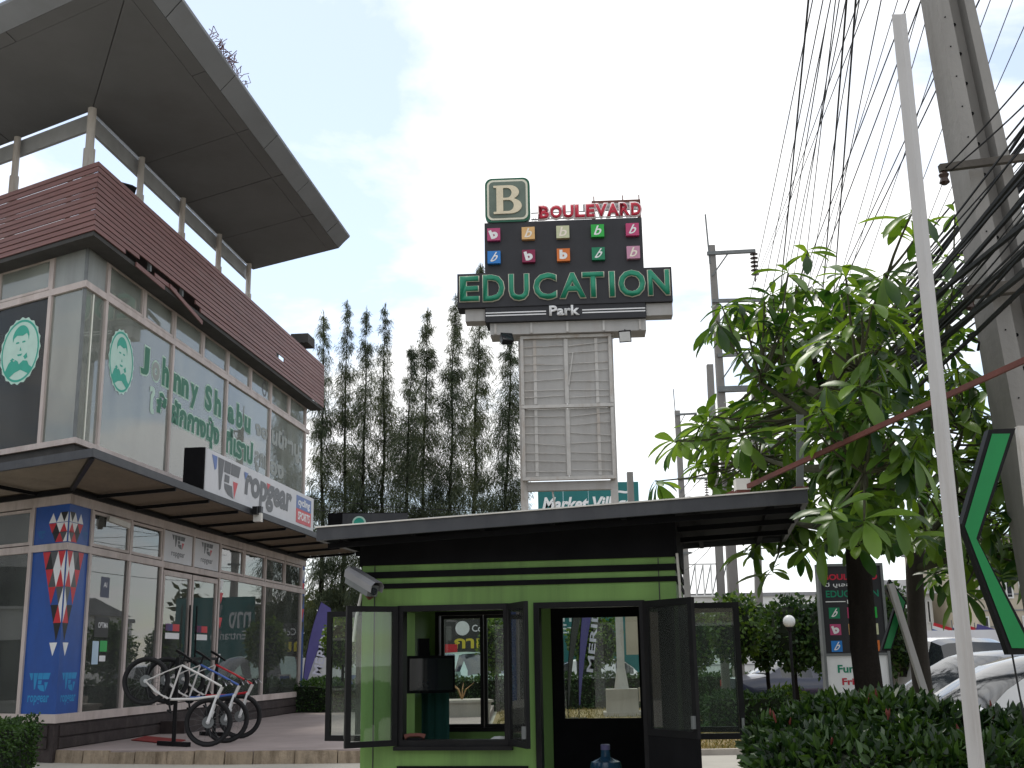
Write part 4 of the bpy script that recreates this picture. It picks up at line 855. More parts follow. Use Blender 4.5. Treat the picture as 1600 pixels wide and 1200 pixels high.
for x in (-.46, .46):
    for y in (-.16, .2): MB().box(x-.02, x+.02, y-.02, y+.02, 0, .66).build('leg', K['wood'], dk)
pm = thing('phone_clutter', 'small dark handset lying on the booth window sill', 'telephone', b2w((-.86, .05, WZ0+.045)), R(90-KB)+R(20))
MB().tube([(-.08, 0, .02), (-.04, 0, .035), (.04, 0, .035), (.08, 0, .02)], [.025, .016, .016, .025], 8).build('handset', K['rust'], pm, True); MB().box(-.06, .06, -.04, .04, 0, .015).build('base', K['blackmatte'], pm)
hl = thing('white_helmet', 'white plastic cap lying inside on the booth window ledge', 'cap', b2w((-.22, .30, FL+.70)), R(90-KB))
MB().lathe([(.105, 0), (.10, .03), (.08, .065), (.045, .085), (.002, .09)], 18).build('shell', K['globe'], hl, True); MB().lathe([(.105, 0), (.125, .004), (.125, .01), (.10, .012)], 18).build('rim', K['globe'], hl, True)
jg = thing('water_bottle', 'blue refillable water bottle standing inside the booth doorway', 'bottle', b2w((.565, 1.0, .32)), R(0))
MBL = mat('bottle_blue', (.03, .10, .19), .2, .1, 4, spec=.6); MBL.node_tree.nodes['Principled BSDF'].inputs['Transmission Weight'].default_value = .3
MB().lathe([(.125, 0), (.135, .02), (.135, .12), (.128, .14), (.135, .16), (.135, .30), (.125, .335), (.06, .36), (.042, .375), (.036, .45)], 22).build('bottle_body', MBL, jg, True); MB().lathe([(.04, .43), (.04, .47), (.03, .475)], 18).build('cap', flat('cap_violet', (.16, .15, .30)), jg, True)
MB().box(-.16, .16, -.16, .16, -.18, 0).build('crate_stand', K['blackmatte'], jg)

# ------------------------------------------------------------------ pylon sign
KS = -86.7+180
PS = at(885, 800, 32.0); PS.z = 0
pyl = thing('pylon_sign', 'tall pylon sign reading BOULEVARD EDUCATION Park on white posts', 'sign', PS, R(90-KS))
def pb(nm, m, x0, x1, y0, y1, z0, z1, par=pyl): return MB().box(x0, x1, y0, y1, z0, z1).build(nm, K[m] if isinstance(m, str) else m, par)
for x in (-1.15, 1.34):
    pb('pedestal', 'concrete', x-.42, x+.42, -.1, .74, 0, .72); pb('pedestal_step', 'concrete', x-.5, x+.5, -.18, .82, 0, .14)
    pb('post', 'signframe', x-.10, x+.10, .2, .40, .72, 10.6)
    MB().hexa([(x-.19, .18, .72), (x+.19, .18, .72), (x+.19, .42, .72), (x-.19, .42, .72), (x-.11, .19, 1.25), (x+.11, .19, 1.25), (x+.11, .41, 1.25), (x-.11, .41, 1.25)]).build('base_gusset', K['signframe'], pyl)
pb('meter_box', 'cream', 1.5, 1.85, .1, .4, 1.6, 2.75); pb('junction_box', 'cream', 1.78, 2.0, -.05, .2, .4, .75)
# empty panel: two fields of backing sheet with ribs, battens and frame
for z0, z1 in ((6.42, 8.34), (8.46, 10.38)):
    for x0, x1 in ((-1.12, .09), (.12, 1.33)): pb('backing_sheet', 'signgrey', x0, x1, .10, .12, z0, z1)
    for x in (-.78, .96): pb('upright_strip', 'signframe', x-.045, x+.045, .07, .10, z0+.02, z1-.02)
    pb('centre_strip', 'signframe', .05, .16, .05, .10, z0+.02, z1-.02)
    for j in range(7):
        z = z0+.2+j*.25
        for x0, x1 in ((-1.09, .02), (.18, 1.28)):
            dz_ = random.uniform(-.09, .09); MB().bar((x0, .06, z+random.uniform(-.04, .04)), (x1, .06, z+dz_), .014, .018).build('batten', K['signframe'], pyl)
    for x in (-1.14, 1.35): pb('frame_side', 'signframe', x-.045, x+.045, .0, .16, z0, z1)
for z in (6.37, 8.4, 10.42): pb('frame_rail', 'signframe', -1.185, 1.395, -.01, .16, z-.045, z+.045)
pb('lower_beam', 'signgrey', -1.05, 1.24, .14, .34, 6.05, 6.30); MB().bar((-.22, .25, 5.0), (-.38, .25, 6.1), .05, .05).build('stay_rod', K['signframe'], pyl)
MB().bar((.16, .04, 9.0), (.30, .03, 9.95), .03, .03).build('loose_batten', K['signframe'], pyl)
# head box
pb('head_panel', 'signblack', -2.14, 2.38, -.30, .6, 10.82, 13.79); pb('word_panel', 'signblack', -2.93, 3.15, -.34, .3, 11.25, 12.26)
for x0, x1 in ((-2.72, -2.16), (2.40, 3.14)): pb('side_box', 'signgrey', x0, x1, -.2, .3, 10.89, 11.24)
pb('under_box', 'signgrey', -2.02, 2.38, -.15, .62, 10.48, 10.815)
for j in range(5): pb('under_rib', 'signframe', -1.9+j*1.02, -1.84+j*1.02, -.19, -.152, 10.5, 10.8)
for x in (-1.06, 1.28): pb('post_cap', 'signframe', x-.2, x+.2, .1, .5, 10.43, 10.81)
for s_, off in (('EDUCATION', -.344),):
    xs = [(-2.86, -2.30), (-2.20, -1.58), (-1.46, -.88), (-.76, -.10), (-.02, .72), (.62, 1.24), (1.38, 1.54), (1.64, 2.40), (2.47, 3.08)]
    for ch, (a, b) in zip(s_, xs):
        ov = .02 if ch in 'DUCO' else 0
        e = text_on(ch, 'letter', K['edgecream'], pyl, a-.012, b+.012, 11.408-ov, 12.182+ov, FRONT, .342, .042, 0, .03)
        text_on(ch, 'letter_face', K['edugreen'], e, a+.012, b-.012, 11.432-ov, 12.158+ov, FRONT, .374, .022, 0, .05)
xs = [(-.56, -.27), (-.23, .10), (.13, .44), (.48, .76), (.80, 1.04), (1.06, 1.40), (1.40, 1.74), (1.77, 2.05), (2.09, 2.37)]
for ch, (a, b) in zip('BOULEVARD', xs):
    e = text_on(ch, 'letter', K['letpink'], pyl, a-.035, b+.035, 13.83, 14.29, FRONT, .22, .075, 0, .06)
    text_on(ch, 'letter_face', K['letred'], e, a, b, 13.87, 14.25, FRONT, .284, .04, 0, .02)
text_on('Park', 'letter', K['pwhite'], pyl, -.33, .53, 10.93, 11.23, FRONT, .302, .03, 0, .05)
for z in (11.065, 10.985):
    pb('line', 'pwhite', -2.13, -.42, -.312, -.302, z, z+.035); pb('line', 'pwhite', .60, 2.37, -.312, -.302, z-.0, z+.035)
# B badge
def badge(nm, x0, x1, z0, z1, r, ext, m, off, par): 
    return put(curve_shape([rrect(x0, x1, z0, z1, r)], ext), nm, m, par, FRONT, off)
bg_ = badge('badge', -2.11, -.81, 13.79, 15.14, .2, .10, K['bgreen'], .24, pyl); badge('badge_rim', -2.05, -.87, 13.85, 15.08, .17, .006, K['edgecream'], .35, bg_); badge('badge_face', -1.99, -.93, 13.91, 15.02, .13, .006, K['bgrey'], .364, bg_)
put(curve_shape([[(-1.86+x*.85, 14.02+y*.87) for x, y in p] for p in serif_B()], .02), 'badge_letter', K['bcream'], bg_, FRONT, .39)
# ten coloured cubes with a white b
CUB = [('rose', (.42, .06, .16)), ('peach', (.66, .40, .16)), ('pale_green', (.52, .53, .34)), ('bright_green', (.02, .36, .05)), ('magenta', (.46, .05, .15)),
       ('sky_blue', (.02, .18, .52)), ('wine', (.22, .012, .06)), ('orange', (.62, .16, .03)), ('deep_green', (.01, .19, .09)), ('pink', (.50, .24, .34))]
CMAT = [flat('cube_'+n_, c_) for n_, c_ in CUB]
ROT = [-14, 0, 0, 0, 0, 0, 14, 0, 0, 0]; ITA = [0, .35, .2, .35, .5, .7, 0, 0, .8, .35]
def b_cube(par, i, cx, cz, s, off, ext):
    c = MB().box(cx-s/2, cx+s/2, -off-ext, -off, cz-s/2, cz+s/2).build('cube', CMAT[i], par)
    me = text_mesh('b', 1, .055 if ITA[i] == 0 else .012, ITA[i]); fit_mesh(me, -s*.30, s*.30, -s*.36, s*.40)
    me.transform(Matrix.Rotation(R(ROT[i]*-1.4 if i == 0 else ROT[i]), 4, 'Z')); me.transform(Matrix.Translation((cx, cz, 0)))
    pm_ = K['pwhite'] if i not in (1, 2, 9) else flat('cube_letter_pale', (.78, .70, .60)); put(me, 'cube_letter', pm_, c, FRONT, off+ext+.006); return c
for i in range(10): b_cube(pyl, i, -1.865+(i % 5)*.99, 13.39 if i < 5 else 12.70, .37, .30, .14)
# back side things: old thai sign, rounded frame, floodlights
bs = pb('rear_sign', 'signgrey', .72, 2.3, .5, .56, 14.36, 14.58); text_on('บูเลอวาร์ด เอดูเคชั่น พาร์ค', 'rear_lettering', K['pgrey'], bs, .80, 2.22, 14.40, 14.54, FRONT, -.495, .0)
ring(MB(), .98, 2.42, 13.9, 14.72, .10, .62, .72).build('rear_frame', K['rust'], pyl)
for x in (1.05, 1.9, 2.38): MB().bar((x, .6, 14.6), (x, .6, 14.85), .03, .03).build('rear_bar', K['rust'], pyl)
for z in (14.0, 14.2): MB().bar((-.8, .1, z), (2.35, .1, z), .025, .025).build('rear_bar', K['galv'], pyl)
text_on('เดอะ', 'rear_lettering', K['pgrey'], pyl, -.78, -.6, 13.86, 14.02, FRONT, -.05)
for x, rzz, nm in ((-1.55, 20, 'l'), (1.78, -10, 'r')):
    T = Matrix.Translation((x, -.35, 10.30)) @ Matrix.Rotation(R(rzz), 4, 'Z') @ Matrix.Rotation(R(25 if x > 0 else -35), 4, 'X')
    fl_ = MB().hexa([T @ Vector(v) for v in ((-.17, -.1, -.19), (.17, -.1, -.19), (.15, .1, -.14), (-.15, .1, -.14), (-.17, -.1, .14), (.17, -.1, .14), (.15, .1, .12), (-.15, .1, .12))]).build('floodlight', K['black'], pyl)
    MB().box(-.15, .15, -.108, -.101, -.16, .11, 0, T).build('floodlight_glass', K['globe'] if x > 0 else K['carglass'], fl_); MB().bar((x, -.3, 10.42), (x, 0, 10.6), .03, .03).build('floodlight_arm', K['black'], fl_)

# ------------------------------------------------------------------ billboards behind
bb = thing('billboard', 'teal billboard with white Market Village lettering behind the pylon', 'billboard', at(840, 757, 66), R(0)); bb.location.z = 0
bl, br_ = at(840, 757, 66), at(997, 748, 66); bwid = br_.x-bl.x; bt = bl.z
for j in range(4): MB().box(bwid*j/4+.006, bwid*(j+1)/4-.006, -.05, .05, bt-4.2, bt+.02*j).build('panel', K['teal'], bb)
for x in (.8, bwid-.8): MB().tube([(x, .2, 0), (x, .2, bt)], .14, 8).build('post', K['galv'], bb)
text_on('Market Village', 'lettering', K['pwhite'], bb, .22, bwid*.93, bt-1.75, bt-.75, FRONT, .06, .035, .25)
text_on('~', 'lettering', K['pwhite'], bb, bwid*.74, bwid*.93, bt-.62, bt-.40, FRONT, .06, .06)
b3_ = thing('teal_board', 'large dark teal advertising board beyond the hedge, seen through the booth door', 'billboard', at(866, 1070, 47), 0); b3_.location.z = 0
for j in range(2): MB().box(j*1.75, j*1.75+1.74, -.04, .04, .7, 4.2).build('panel', K['teal'], b3_)
for x in (.4, 3.1): MB().tube([(x, .2, 0), (x, .2, 4.1)], .09, 8).build('post', K['galv'], b3_)
text_on('ทาง', 'lettering', K['pwhite'], b3_, .15, 1.1, 2.95, 3.6, FRONT, .045, .02); text_on('Entrance', 'lettering', K['pwhite'], b3_, .35, 1.9, 2.5, 2.85, FRONT, .045, .01)
cf = thing('coffee_sign', 'dark sign lettered Coffee in white and yellow behind the hedge', 'sign', at(706, 1070, 44), 0); cf.location.z = 0
MB().box(-.3, 2.2, -.03, .03, 1.55, 3.0).build('board', K['dark_wall'], cf); MB().box(.9, 1.0, 0, .08, 0, 1.6).build('post', K['galv'], cf)
YEL = flat('letter_yellow', (.62, .52, .05)); text_on('Coffee &', 'lettering', K['pwhite'], cf, .75, 1.9, 2.55, 2.80, FRONT, .04, .01); text_on('กาแฟ', 'lettering', YEL, cf, .1, 1.85, 1.95, 2.42, FRONT, .04, .03)
MB().lathe([(.26, 0), (.26, .02)], 20, 0, Matrix.Translation((.4, -.03, 2.68)) @ Matrix.Rotation(R(90), 4, 'X')).build('emblem', K['globe'], cf)
rs = thing('red_sign', 'small red notice board behind the hedge left of the coffee sign', 'sign', at(693, 1065, 43), 0); rs.location.z = 0
MB().box(-.4, .5, -.03, .03, .8, 2.1).build('board', K['pred'], rs); MB().box(0, .06, 0, .06, 0, .8).build('post', K['galv'], rs)

# ------------------------------------------------------------------ casuarina trees behind
def casuarina(xb, xt, yt, Y, rad, label, seed, dens=1.0):
    g = np.random.default_rng(seed)
    base = at(xb, 1050, Y); base.z = 0; top = at(xt, yt, Y); h = top.z
    t = thing('casuarina_tree', label, 'tree', base, 0, 'row of casuarina trees')
    off = np.array([top.x-base.x, 0, 0]); wob = g.normal(0, .06, 8)
    def tr(u): return np.array([off[0]*u**1.3+wob[int(u*7)]*.6, wob[(int(u*7)+3) % 8]*.5, h*u])
    pts = [tr(i/12) for i in range(13)]
    MB().tube([Vector(p) for p in pts], [max(.012, .13*(1-i/12.3)) for i in range(13)], 6).build('trunk', K['bark'], t, True)
    V = []; br = MB(); nb = int(290*dens)
    for i in range(nb):
        u = .08+.91*g.random()**1.05; p0 = tr(min(u, .999)); az = g.uniform(0, 2*np.pi)
        ln = rad*1.3*(.03+1.0*(1-u)**.8)*g.uniform(.45, 1.15)
        d = np.array([np.cos(az), np.sin(az), g.uniform(.25, .9)]); d /= np.linalg.norm(d); p1 = p0+d*ln
        if i % 3 == 0: br.tube([Vector(p0), Vector(p1)], [.018, .006], 3)
        k = int(3+ln*8)
        s_ = g.uniform(.2, 1.08, k)[:, None]; tf = min(1, .32+2.4*(1-u)); c = p0+d*ln*s_+g.normal(0, .12*tf, (k, 3))
        m = 9; C_ = np.repeat(c, m, 0)+g.normal(0, .11*tf, (k*m, 3))
        D_ = g.normal(0, .38, (k*m, 3))+np.array([d[0]*.45, d[1]*.45, g.uniform(-1.0, -.1)])
        D_ /= np.linalg.norm(D_, axis=1, keepdims=True)
        S_ = np.cross(D_, g.normal(size=(k*m, 3))); S_ /= np.linalg.norm(S_, axis=1, keepdims=True)
        L_ = g.uniform(.16, .42, (k*m, 1))*(.5+.5*min(1, 3*(1-u))); W_ = g.uniform(.007, .013, (k*m, 1)); mid = C_+D_*L_*.5
        V.append(np.stack([C_, mid+S_*W_, C_+D_*L_+np.array([0, 0, -.06]), mid-S_*W_], 1))
    m = 40; C_ = np.tile(tr(.985), (m, 1))+g.normal(0, .025, (m, 3))+np.stack([np.zeros(m), np.zeros(m), g.uniform(-.9, .1, m)], 1); D_ = g.normal(0, .18, (m, 3))+np.array([0, 0, .9])
    V.append(leaf_quads(C_, D_, .28, .022))
    quads('crown', np.concatenate(V), K['casu'], t, kind='stuff'); br.build('branches', K['bark'], t, kind='stuff')
CAS = [(500, 505, 487, 47, 1.0, 'leftmost slender casuarina beside the brown slat band'), (535, 541, 470, 48, 1.0, 'second slender casuarina from the shop building'), (564, 572, 482, 46.5, .95, 'third casuarina from the shop with a thin pointed top'),
       (594, 603, 474, 48, 1.0, 'fourth casuarina from the shop, standing before the sky gap'), (630, 641, 540, 46, 1.15, 'shorter casuarina at the right of the sky gap'), (655, 668, 480, 48, 1.25, 'tall casuarina third to the left of the pylon posts'),
       (697, 712, 458, 47, 1.3, 'dense casuarina second to the left of the pylon posts'), (735, 752, 412, 49, 1.35, 'tallest casuarina rising behind the pylon sign head'), (785, 800, 478, 46, 1.2, 'casuarina close against the left pylon post')]
for i, a in enumerate(CAS): casuarina(*a, seed=100+i, dens=1.0 if i < 4 else 1.25)
# dark mass of undergrowth below the casuarinas
N = 15000; x = rng.uniform(-20, 6.5, N); z = rng.random(N)**.8*(3.6+1.0*np.sin(x*1.3)+.6*np.sin(x*3.1)); P = np.stack([x, rng.uniform(49.5, 52, N), z], 1)
ug = tag(quads('undergrowth', leaf_quads(P, rng.normal(size=(N, 3))+np.array([0, -.3, -.2]), rng.uniform(.3, .7, N), .22), K['casu']), 'dark undergrowth filling the ground behind the casuarina trunks', 'undergrowth', kind='stuff')

# ------------------------------------------------------------------ hedges, topiary, lamps, planter
def hedge(label, x0, x1, y0, y1, h, dens, lf, m='hedge', rz=0.0, bump=.06):
    t = thing('hedge', label, 'hedge', ((x0+x1)/2, (y0+y1)/2, 0), rz); a, b = (x1-x0)/2, (y1-y0)/2
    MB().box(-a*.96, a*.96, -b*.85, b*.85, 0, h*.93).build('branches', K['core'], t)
    A = 4*a*b+4*(a+b)*h; n = int(A*dens); area = np.array([4*a*b, 2*a*h, 2*a*h, 2*b*h, 2*b*h]); f = rng.choice(5, n, p=area/area.sum())
    u = rng.uniform(-1, 1, n); v = rng.uniform(-1, 1, n); w_ = rng.random(n)
    P = np.zeros((n, 3)); Nn = np.zeros((n, 3))
    P[:, 0] = np.where(f < 3, u*a, np.where(f == 3, a, -a)); P[:, 1] = np.where(f == 0, v*b, np.where(f == 1, -b, np.where(f == 2, b, v*b))); P[:, 2] = np.where(f == 0, h, w_*h)
    Nn[f == 0, 2] = 1; Nn[f == 1, 1] = -1; Nn[f == 2, 1] = 1; Nn[f == 3, 0] = 1; Nn[f == 4, 0] = -1
    P += Nn*(bump*np.sin(P[:, 0:1]*5+P[:, 2:3]*4)+rng.uniform(-bump*2.2, bump, (n, 1)))
    quads('leaves', leaf_fold(P, Nn*.8+rng.normal(0, .7, (n, 3)), rng.uniform(.6, 1.3, n)*lf, lf*.6), K[m], t, kind='stuff'); return t
hedge('clipped dark hedge in the bottom left corner before the shop', -8.7, -6.95, 16.3, 17.7, .74, 1500, .055)
hedge('long low clipped hedge along the car park behind the booth', -9.5, 8.6, 36.9, 37.9, .98, 190, .11)
hedge('short hedge block behind the shop corner', -7.3, -3.0, 33.2, 34.2, .95, 300, .09)
hedge('low soft shrub border under the round topiary trees', 5.4, 9.2, 25.5, 26.8, .62, 420, .11, 'topi', bump=.12)
hedge('darker low hedge left of the topiary trees', 3.9, 5.5, 24.6, 25.9, .70, 420, .09)
def topiary(label, x, y, Y, r, rz_, trunk=1.0, m='topi'):
    r *= .88; rz_ *= .9; c = at(x, y-4, Y); t = thing('topiary_tree', label, 'tree', (c.x, c.y, 0), 0, 'clipped topiary trees'); z0 = c.z
    n = int(900*max(r, .6)); d = unit(rng.normal(size=(n, 3))); rr = rng.uniform(.80, 1.04, (n, 1))*(1+.07*np.sin(d[:, 0:1]*6+d[:, 2:3]*5))
    sc = np.array([r, r, rz_]); P = d*sc*rr+np.array([0, 0, z0])
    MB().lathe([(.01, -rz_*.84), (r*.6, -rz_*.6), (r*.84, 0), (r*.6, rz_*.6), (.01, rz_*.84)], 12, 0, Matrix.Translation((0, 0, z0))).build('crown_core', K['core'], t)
    n3 = 3; P = np.repeat(P, n3, 0)+rng.normal(0, .04, (n*n3, 3)); d = np.repeat(d, n3, 0)
    quads('crown', leaf_quads(P, d*.6+rng.normal(0, .7, (n*n3, 3)), rng.uniform(.08, .15, n*n3), .075), K[m], t, kind='stuff')
    MB().tube([(.06, 0, 0), (0, .02, z0*.5), (.02, 0, z0)], [.055, .045, .04], 7).build('trunk', K['bark'], t, True)
for a in (('bushy topiary tree in the gap left of the booth', 536, 1008, 34, .62, .75), ('topiary tree seen through the booth window gap', 775, 1012, 36, .55, .85), ('topiary tree with bright crown seen through the booth door', 930, 1005, 38, .95, 1.0),
          ('bright yellow green topiary tree at the left of the row', 1148, 985, 26, .66, .80), ('second topiary tree of the row, duller olive green', 1196, 998, 27, .58, .75), ('dark topiary tree behind the globe lamp', 1238, 993, 25, .66, .80), ('topiary tree partly hidden by the directory sign', 1292, 1000, 24.5, .58, .85), ('topiary tree right of the directory sign behind the trunk', 1385, 985, 23, .6, .9), ('topiary tree seen through the right casement glass', 1085, 1000, 30, .65, .9)): topiary(*a, m='topi' if any(q in a[0] for q in ('bright', 'gap', 'casement')) else 'topi_dark')
def globe_lamp(label, x, y, Y, r):
    c = at(x, y, Y); t = thing('globe_lamp', label, 'lamp', (c.x, c.y, 0), 0, 'globe garden lamps')
    MB().lathe([(r*math.sin(R(a)), c.z-r*math.cos(R(a))) for a in range(5, 180, 17)], 16).build('globe', K['globe'], t, True)
    MB().tube([(0, 0, 0), (0, 0, c.z-r)], .03, 8).build('pole', K['black'], t); MB().lathe([(.05, c.z-r-.06), (.07, c.z-r+.01)], 12).build('collar', K['black'], t); MB().lathe([(.09, 0), (.05, .2)], 10).build('base', K['black'], t)
globe_lamp('white globe garden lamp before the dark topiary', 1233, 971, 23, .12); globe_lamp('white globe garden lamp at the right booth corner', 1069, 966, 26, .15)
pl = thing('planter', 'square concrete planter on the grass seen through the booth window', 'planter', atz(722, 1130, .03), R(12))
MB().hexa([(-.55, -.55, 0), (.55, -.55, 0), (.55, .55, 0), (-.55, .55, 0), (-.62, -.62, .5), (.62, -.62, .5), (.62, .62, .5), (-.62, .62, .5)]).build('box', K['concrete'], pl); ring(MB(), 0, 0, 0, 0, 0, 0, 0); MB().box(-.66, .66, -.66, .66, .5, .56).build('rim', K['concrete'], pl)
pv = MB()
for j in range(7): a = random.uniform(0, 6.3); pv.tube([(0, 0, .56), (.1*math.cos(a), .1*math.sin(a), .8), (.3*math.cos(a), .3*math.sin(a), .95)], [.02, .015, .004], 4)
pv.build('dead_stems', K['wood'], pl, kind='stuff')

# ------------------------------------------------------------------ utility poles
def pole(label, xt, yt, xb, yb, Y, w0, w1, arms, rod=None, m='polecon', ins=True):
    tp_ = at(xt, yt, Y); q = at(xb, yb, Y); d = (tp_-q)/(tp_.z-q.z); base = q-d*q.z
    t = thing('utility_pole', label, 'pole', base, 0, 'concrete utility poles'); v = tp_-base
    hw, hb = w0/2, w1/2
    MB().hexa([(-hb, -hb, 0), (hb, -hb, 0), (hb, hb, 0), (-hb, hb, 0)]+[(v.x+a*hw, v.y+b*hw, v.z) for a, b in ((-1, -1), (1, -1), (1, 1), (-1, 1))]).build('shaft', K[m], t)
    for j, (x0, y0, x1, y1, th, string) in enumerate(arms):
        p0 = at(x0, y0, Y)-base; p1 = at(x1, y1, Y)-base; p0.y -= w0*.6; p1.y -= w0*.6
        ar = MB().bar(p0, p1, th, th).build('cross_arm', K['galv'], t)
        if th < .15: MB().bar(p0.lerp(p1, .45), p0.lerp(p1, .08)-Vector((0, 0, .7)), .04, .04).build('arm_brace', K['galv'], ar)
        if string:
            s_ = MB(); e = p1-Vector((.05, 0, 0)); r_ = .1*th/.1
            s_.tube([e, e-Vector((0, 0, string))], .02, 5)
            n = max(4, int(string/.15))
            for i in range(n): s_.lathe([(.03, 0), (.12, .01), (.12, .03), (.03, .07)], 10, 0, Matrix.Translation(e-Vector((0, 0, .12+(string-.2)*i/n))))
            s_.build('insulator_string', K['porcelain'], ar)
    if rod: MB().tube([at(rod[0], rod[1], Y)-base, v-Vector((.1, .1, .6))], .025, 5).build('lightning_rod', K['galv'], t)
    return t
pole('tall leaning concrete pole with three steel arms beyond the tree', 1112, 384, 1137, 780, 33, .17, .30, ((1104, 398, 1179, 394, .10, .95), (1112, 472, 1192, 470, .10, .7), (1120, 557, 1196, 553, .10, .7), (1121, 610, 1202, 607, .16, 0)), (1102, 335))
pole('far thin concrete pole with short arms above the booth roof', 1058, 642, 1070, 860, 60, .26, .34, ((1055, 649, 1088, 647, .10, .8), (1058, 749, 1104, 748, .10, 1.1), (1060, 865, 1080, 864, .10, 0)), (1052, 608))
pole('stub concrete pole without arms left of the tall leaning one', 1109, 570, 1120, 790, 28, .15, .18, ())
pole('short weathered concrete pole in front of the teal billboard', 984, 738, 988, 830, 58, .30, .34, ())
pole('grey concrete pole behind the topiary row', 1178, 600, 1186, 960, 40, .17, .26, ())
# big pole: I-section with a recessed web and bolt holes
Yp = 9.6; tp_ = at(1455, -120, Yp); q = at(1606, 640, Yp); d = (tp_-q)/(tp_.z-q.z); base = q-d*q.z; v = tp_-base
bp = thing('utility_pole', 'large near concrete pole with hollow web and bolt holes at right', 'pole', base, 0, 'concrete utility poles')
def lerp3(u, x, y): return v*u + Vector((x*(.55-.24*u), y*(.55-.24*u), 0))
def taper(nm, x0, x1, y0, y1, u0=0, u1=1, m='polecon'): return MB().hexa([lerp3(u0, x, y) for x, y in ((x0, y0), (x1, y0), (x1, y1), (x0, y1))]+[lerp3(u1, x, y) for x, y in ((x0, y0), (x1, y0), (x1, y1), (x0, y1))]).build(nm, K[m], bp)
taper('flange', -.5, -.17, -.5, .5); taper('flange', .24, .5, -.5, .5); taper('web', -.168, .238, -.10, .12)
for u in (.3, .93): taper('web_block', -.168, .238, -.46, -.102, u, u+.05)
for j in range(16):
    u = .40+j*.036
    p = lerp3(u, .02, -.105); MB().lathe([(.016, 0), (.016, .01)], 8, 0, Matrix.Translation(p) @ Matrix.Rotation(R(90), 4, 'X')).build('bolt_hole', K['blackmatte'], bp)
    p = lerp3(u, -.36, -.502); MB().lathe([(.007, 0), (.007, .006)], 6, 0, Matrix.Translation(p) @ Matrix.Rotation(R(90), 4, 'X')).build('bolt_hole', K['blackmatte'], bp)
for (x0, y0, x1, y1, th, m) in ((1468, 263, 1680, 236, .06, 'armdark'), (1508, 458, 1690, 436, .10, 'armdark')):
    a, b = at(x0, y0, Yp-.32)-base, at(x1, y1, Yp-.32)-base; ar = MB().bar(a, b, th, th).build('cross_arm', K[m], bp)
    MB().lathe([(.02, -.06), (.045, -.04), (.03, 0), (.045, .03), (.02, .06)], 10, 0, Matrix.Translation(a+Vector((.03, 0, -.09)))).build('insulator', K['porcelain'], ar)
MB().tube([at(1520, 520, Yp-.3)-base, at(1512, 524, Yp-.34)-base, at(1530, 535, Yp-.34)-base, at(1528, 548, Yp-.3)-base], .012, 6).build('hook', K['black'], bp)

# ------------------------------------------------------------------ overhead cables
def cable(a, b, sag, r, label, group):
    a = at(*a) if not isinstance(a, Vector) else a; b = at(*b) if not isinstance(b, Vector) else b
    pts = [a.lerp(b, i/14)-Vector((0, 0, sag*4*(i/14)*(1-i/14))) for i in range(15)]
    return tag(MB().tube(pts, r, 5, 0, False).build('overhead_cable', K['cable'], None, True), label, 'cable', group)
LT = 'thin overhead wire slanting up across the sky right of the pylon'; LK = 'thick black overhead cable rising steeply across the upper right sky'; LB2 = 'black cable of the dense bundle crossing the big pole'; LF = 'far thin wire strung between the distant poles'
ORD = ('leftmost', 'second from left', 'third from left', 'fourth from left', 'fifth from left', 'sixth from left', 'rightmost')
for qi, (a, b, r) in enumerate((((1267, -40), (1203, 620), .016), ((1326, -40), (1270, 640), .016), ((1340, -40), (1290, 620), .016), ((1436, -40), (1180, 620), .014), ((1440, -2), (1196, 640), .014), ((1525, -20), (1215, 640), .014), ((1540, -20), (1210, 660), .016))):
    cable((a[0], a[1], 8.5 if a[0] < 1400 else 11.5), (b[0], b[1], 33), .04, r*.62, ORD[qi]+' of the thick black cables rising steeply in the upper right sky', 'thick overhead cables')
for a, b in (((1294, -40), (1160, 600)), ((1306, -40), (1168, 620)), ((1310, -40), (1230, 640)), ((1356, -40), (1176, 445)), ((1372, -40), (1178, 445)), ((1290, 40), (1196, 585)), ((1330, -40), (1194, 585)), ((1445, -20), (1230, 700)), ((1278, -40), (1150, 560)), ((1318, -40), (1210, 600)), ((1350, -40), (1240, 560)), ((1385, -40), (1250, 600)), ((1415, -40), (1225, 560)), ((1462, -20), (1260, 640)), ((1500, -20), (1280, 620)), ((1555, -20), (1300, 640)), ((1590, -20), (1330, 640)), ((1610, 20), (1340, 600))):
    cable((a[0], a[1], 9 if a[0] < 1400 else 11.5), (b[0], b[1], 33), .1, .006, LT, 'thin overhead wires')
ends = [(1130+random.uniform(-10, 45), 740+random.uniform(-30, 60)) for _ in range(70)]
for i in range(60):
    y = 150+(i % 26)*11.5+random.uniform(-8, 8) if i < 26 else (random.uniform(340, 455) if i < 46 else random.uniform(170, 330)); r = random.choice((.004, .006, .008, .011))
    if 16 < i < 25 or i >= 26: r = random.choice((.008, .012, .018, .022))
    y1 = y+ (0 if i < 14 else -40)
    cable((1640, y1, random.uniform(6.2, 6.8) if i % 3 == 0 else random.uniform(11.2, 12.4)), (ends[i][0], ends[i][1], 33+random.uniform(-1, 1)), random.uniform(.08, .5), r, LB2, 'cables of the bundle at the big pole')
for a, b in (((1640, 80, 8.0), (1478, 262, 9.25)), ((1640, 125, 8.0), (1486, 266, 9.25)), ((1640, 300, 8.0), (1512, 457, 9.2)), ((1640, 545, 11.4), (1500, 640, 14))): cable(a, b, .02, .007, 'slack thin wire ending at the big pole arm', 'slack wires on the big pole')
for i in range(7): cable((1176+random.uniform(-40, 30), 600+i*34, 33), (1066+random.uniform(-8, 20), 760+i*22, 60), .4, .012, LF, 'far wires')
for i in range(4): cable((1070, 775+i*16, 60), (1300, 745+i*22, 34), .3, .012, LF, 'far wires')
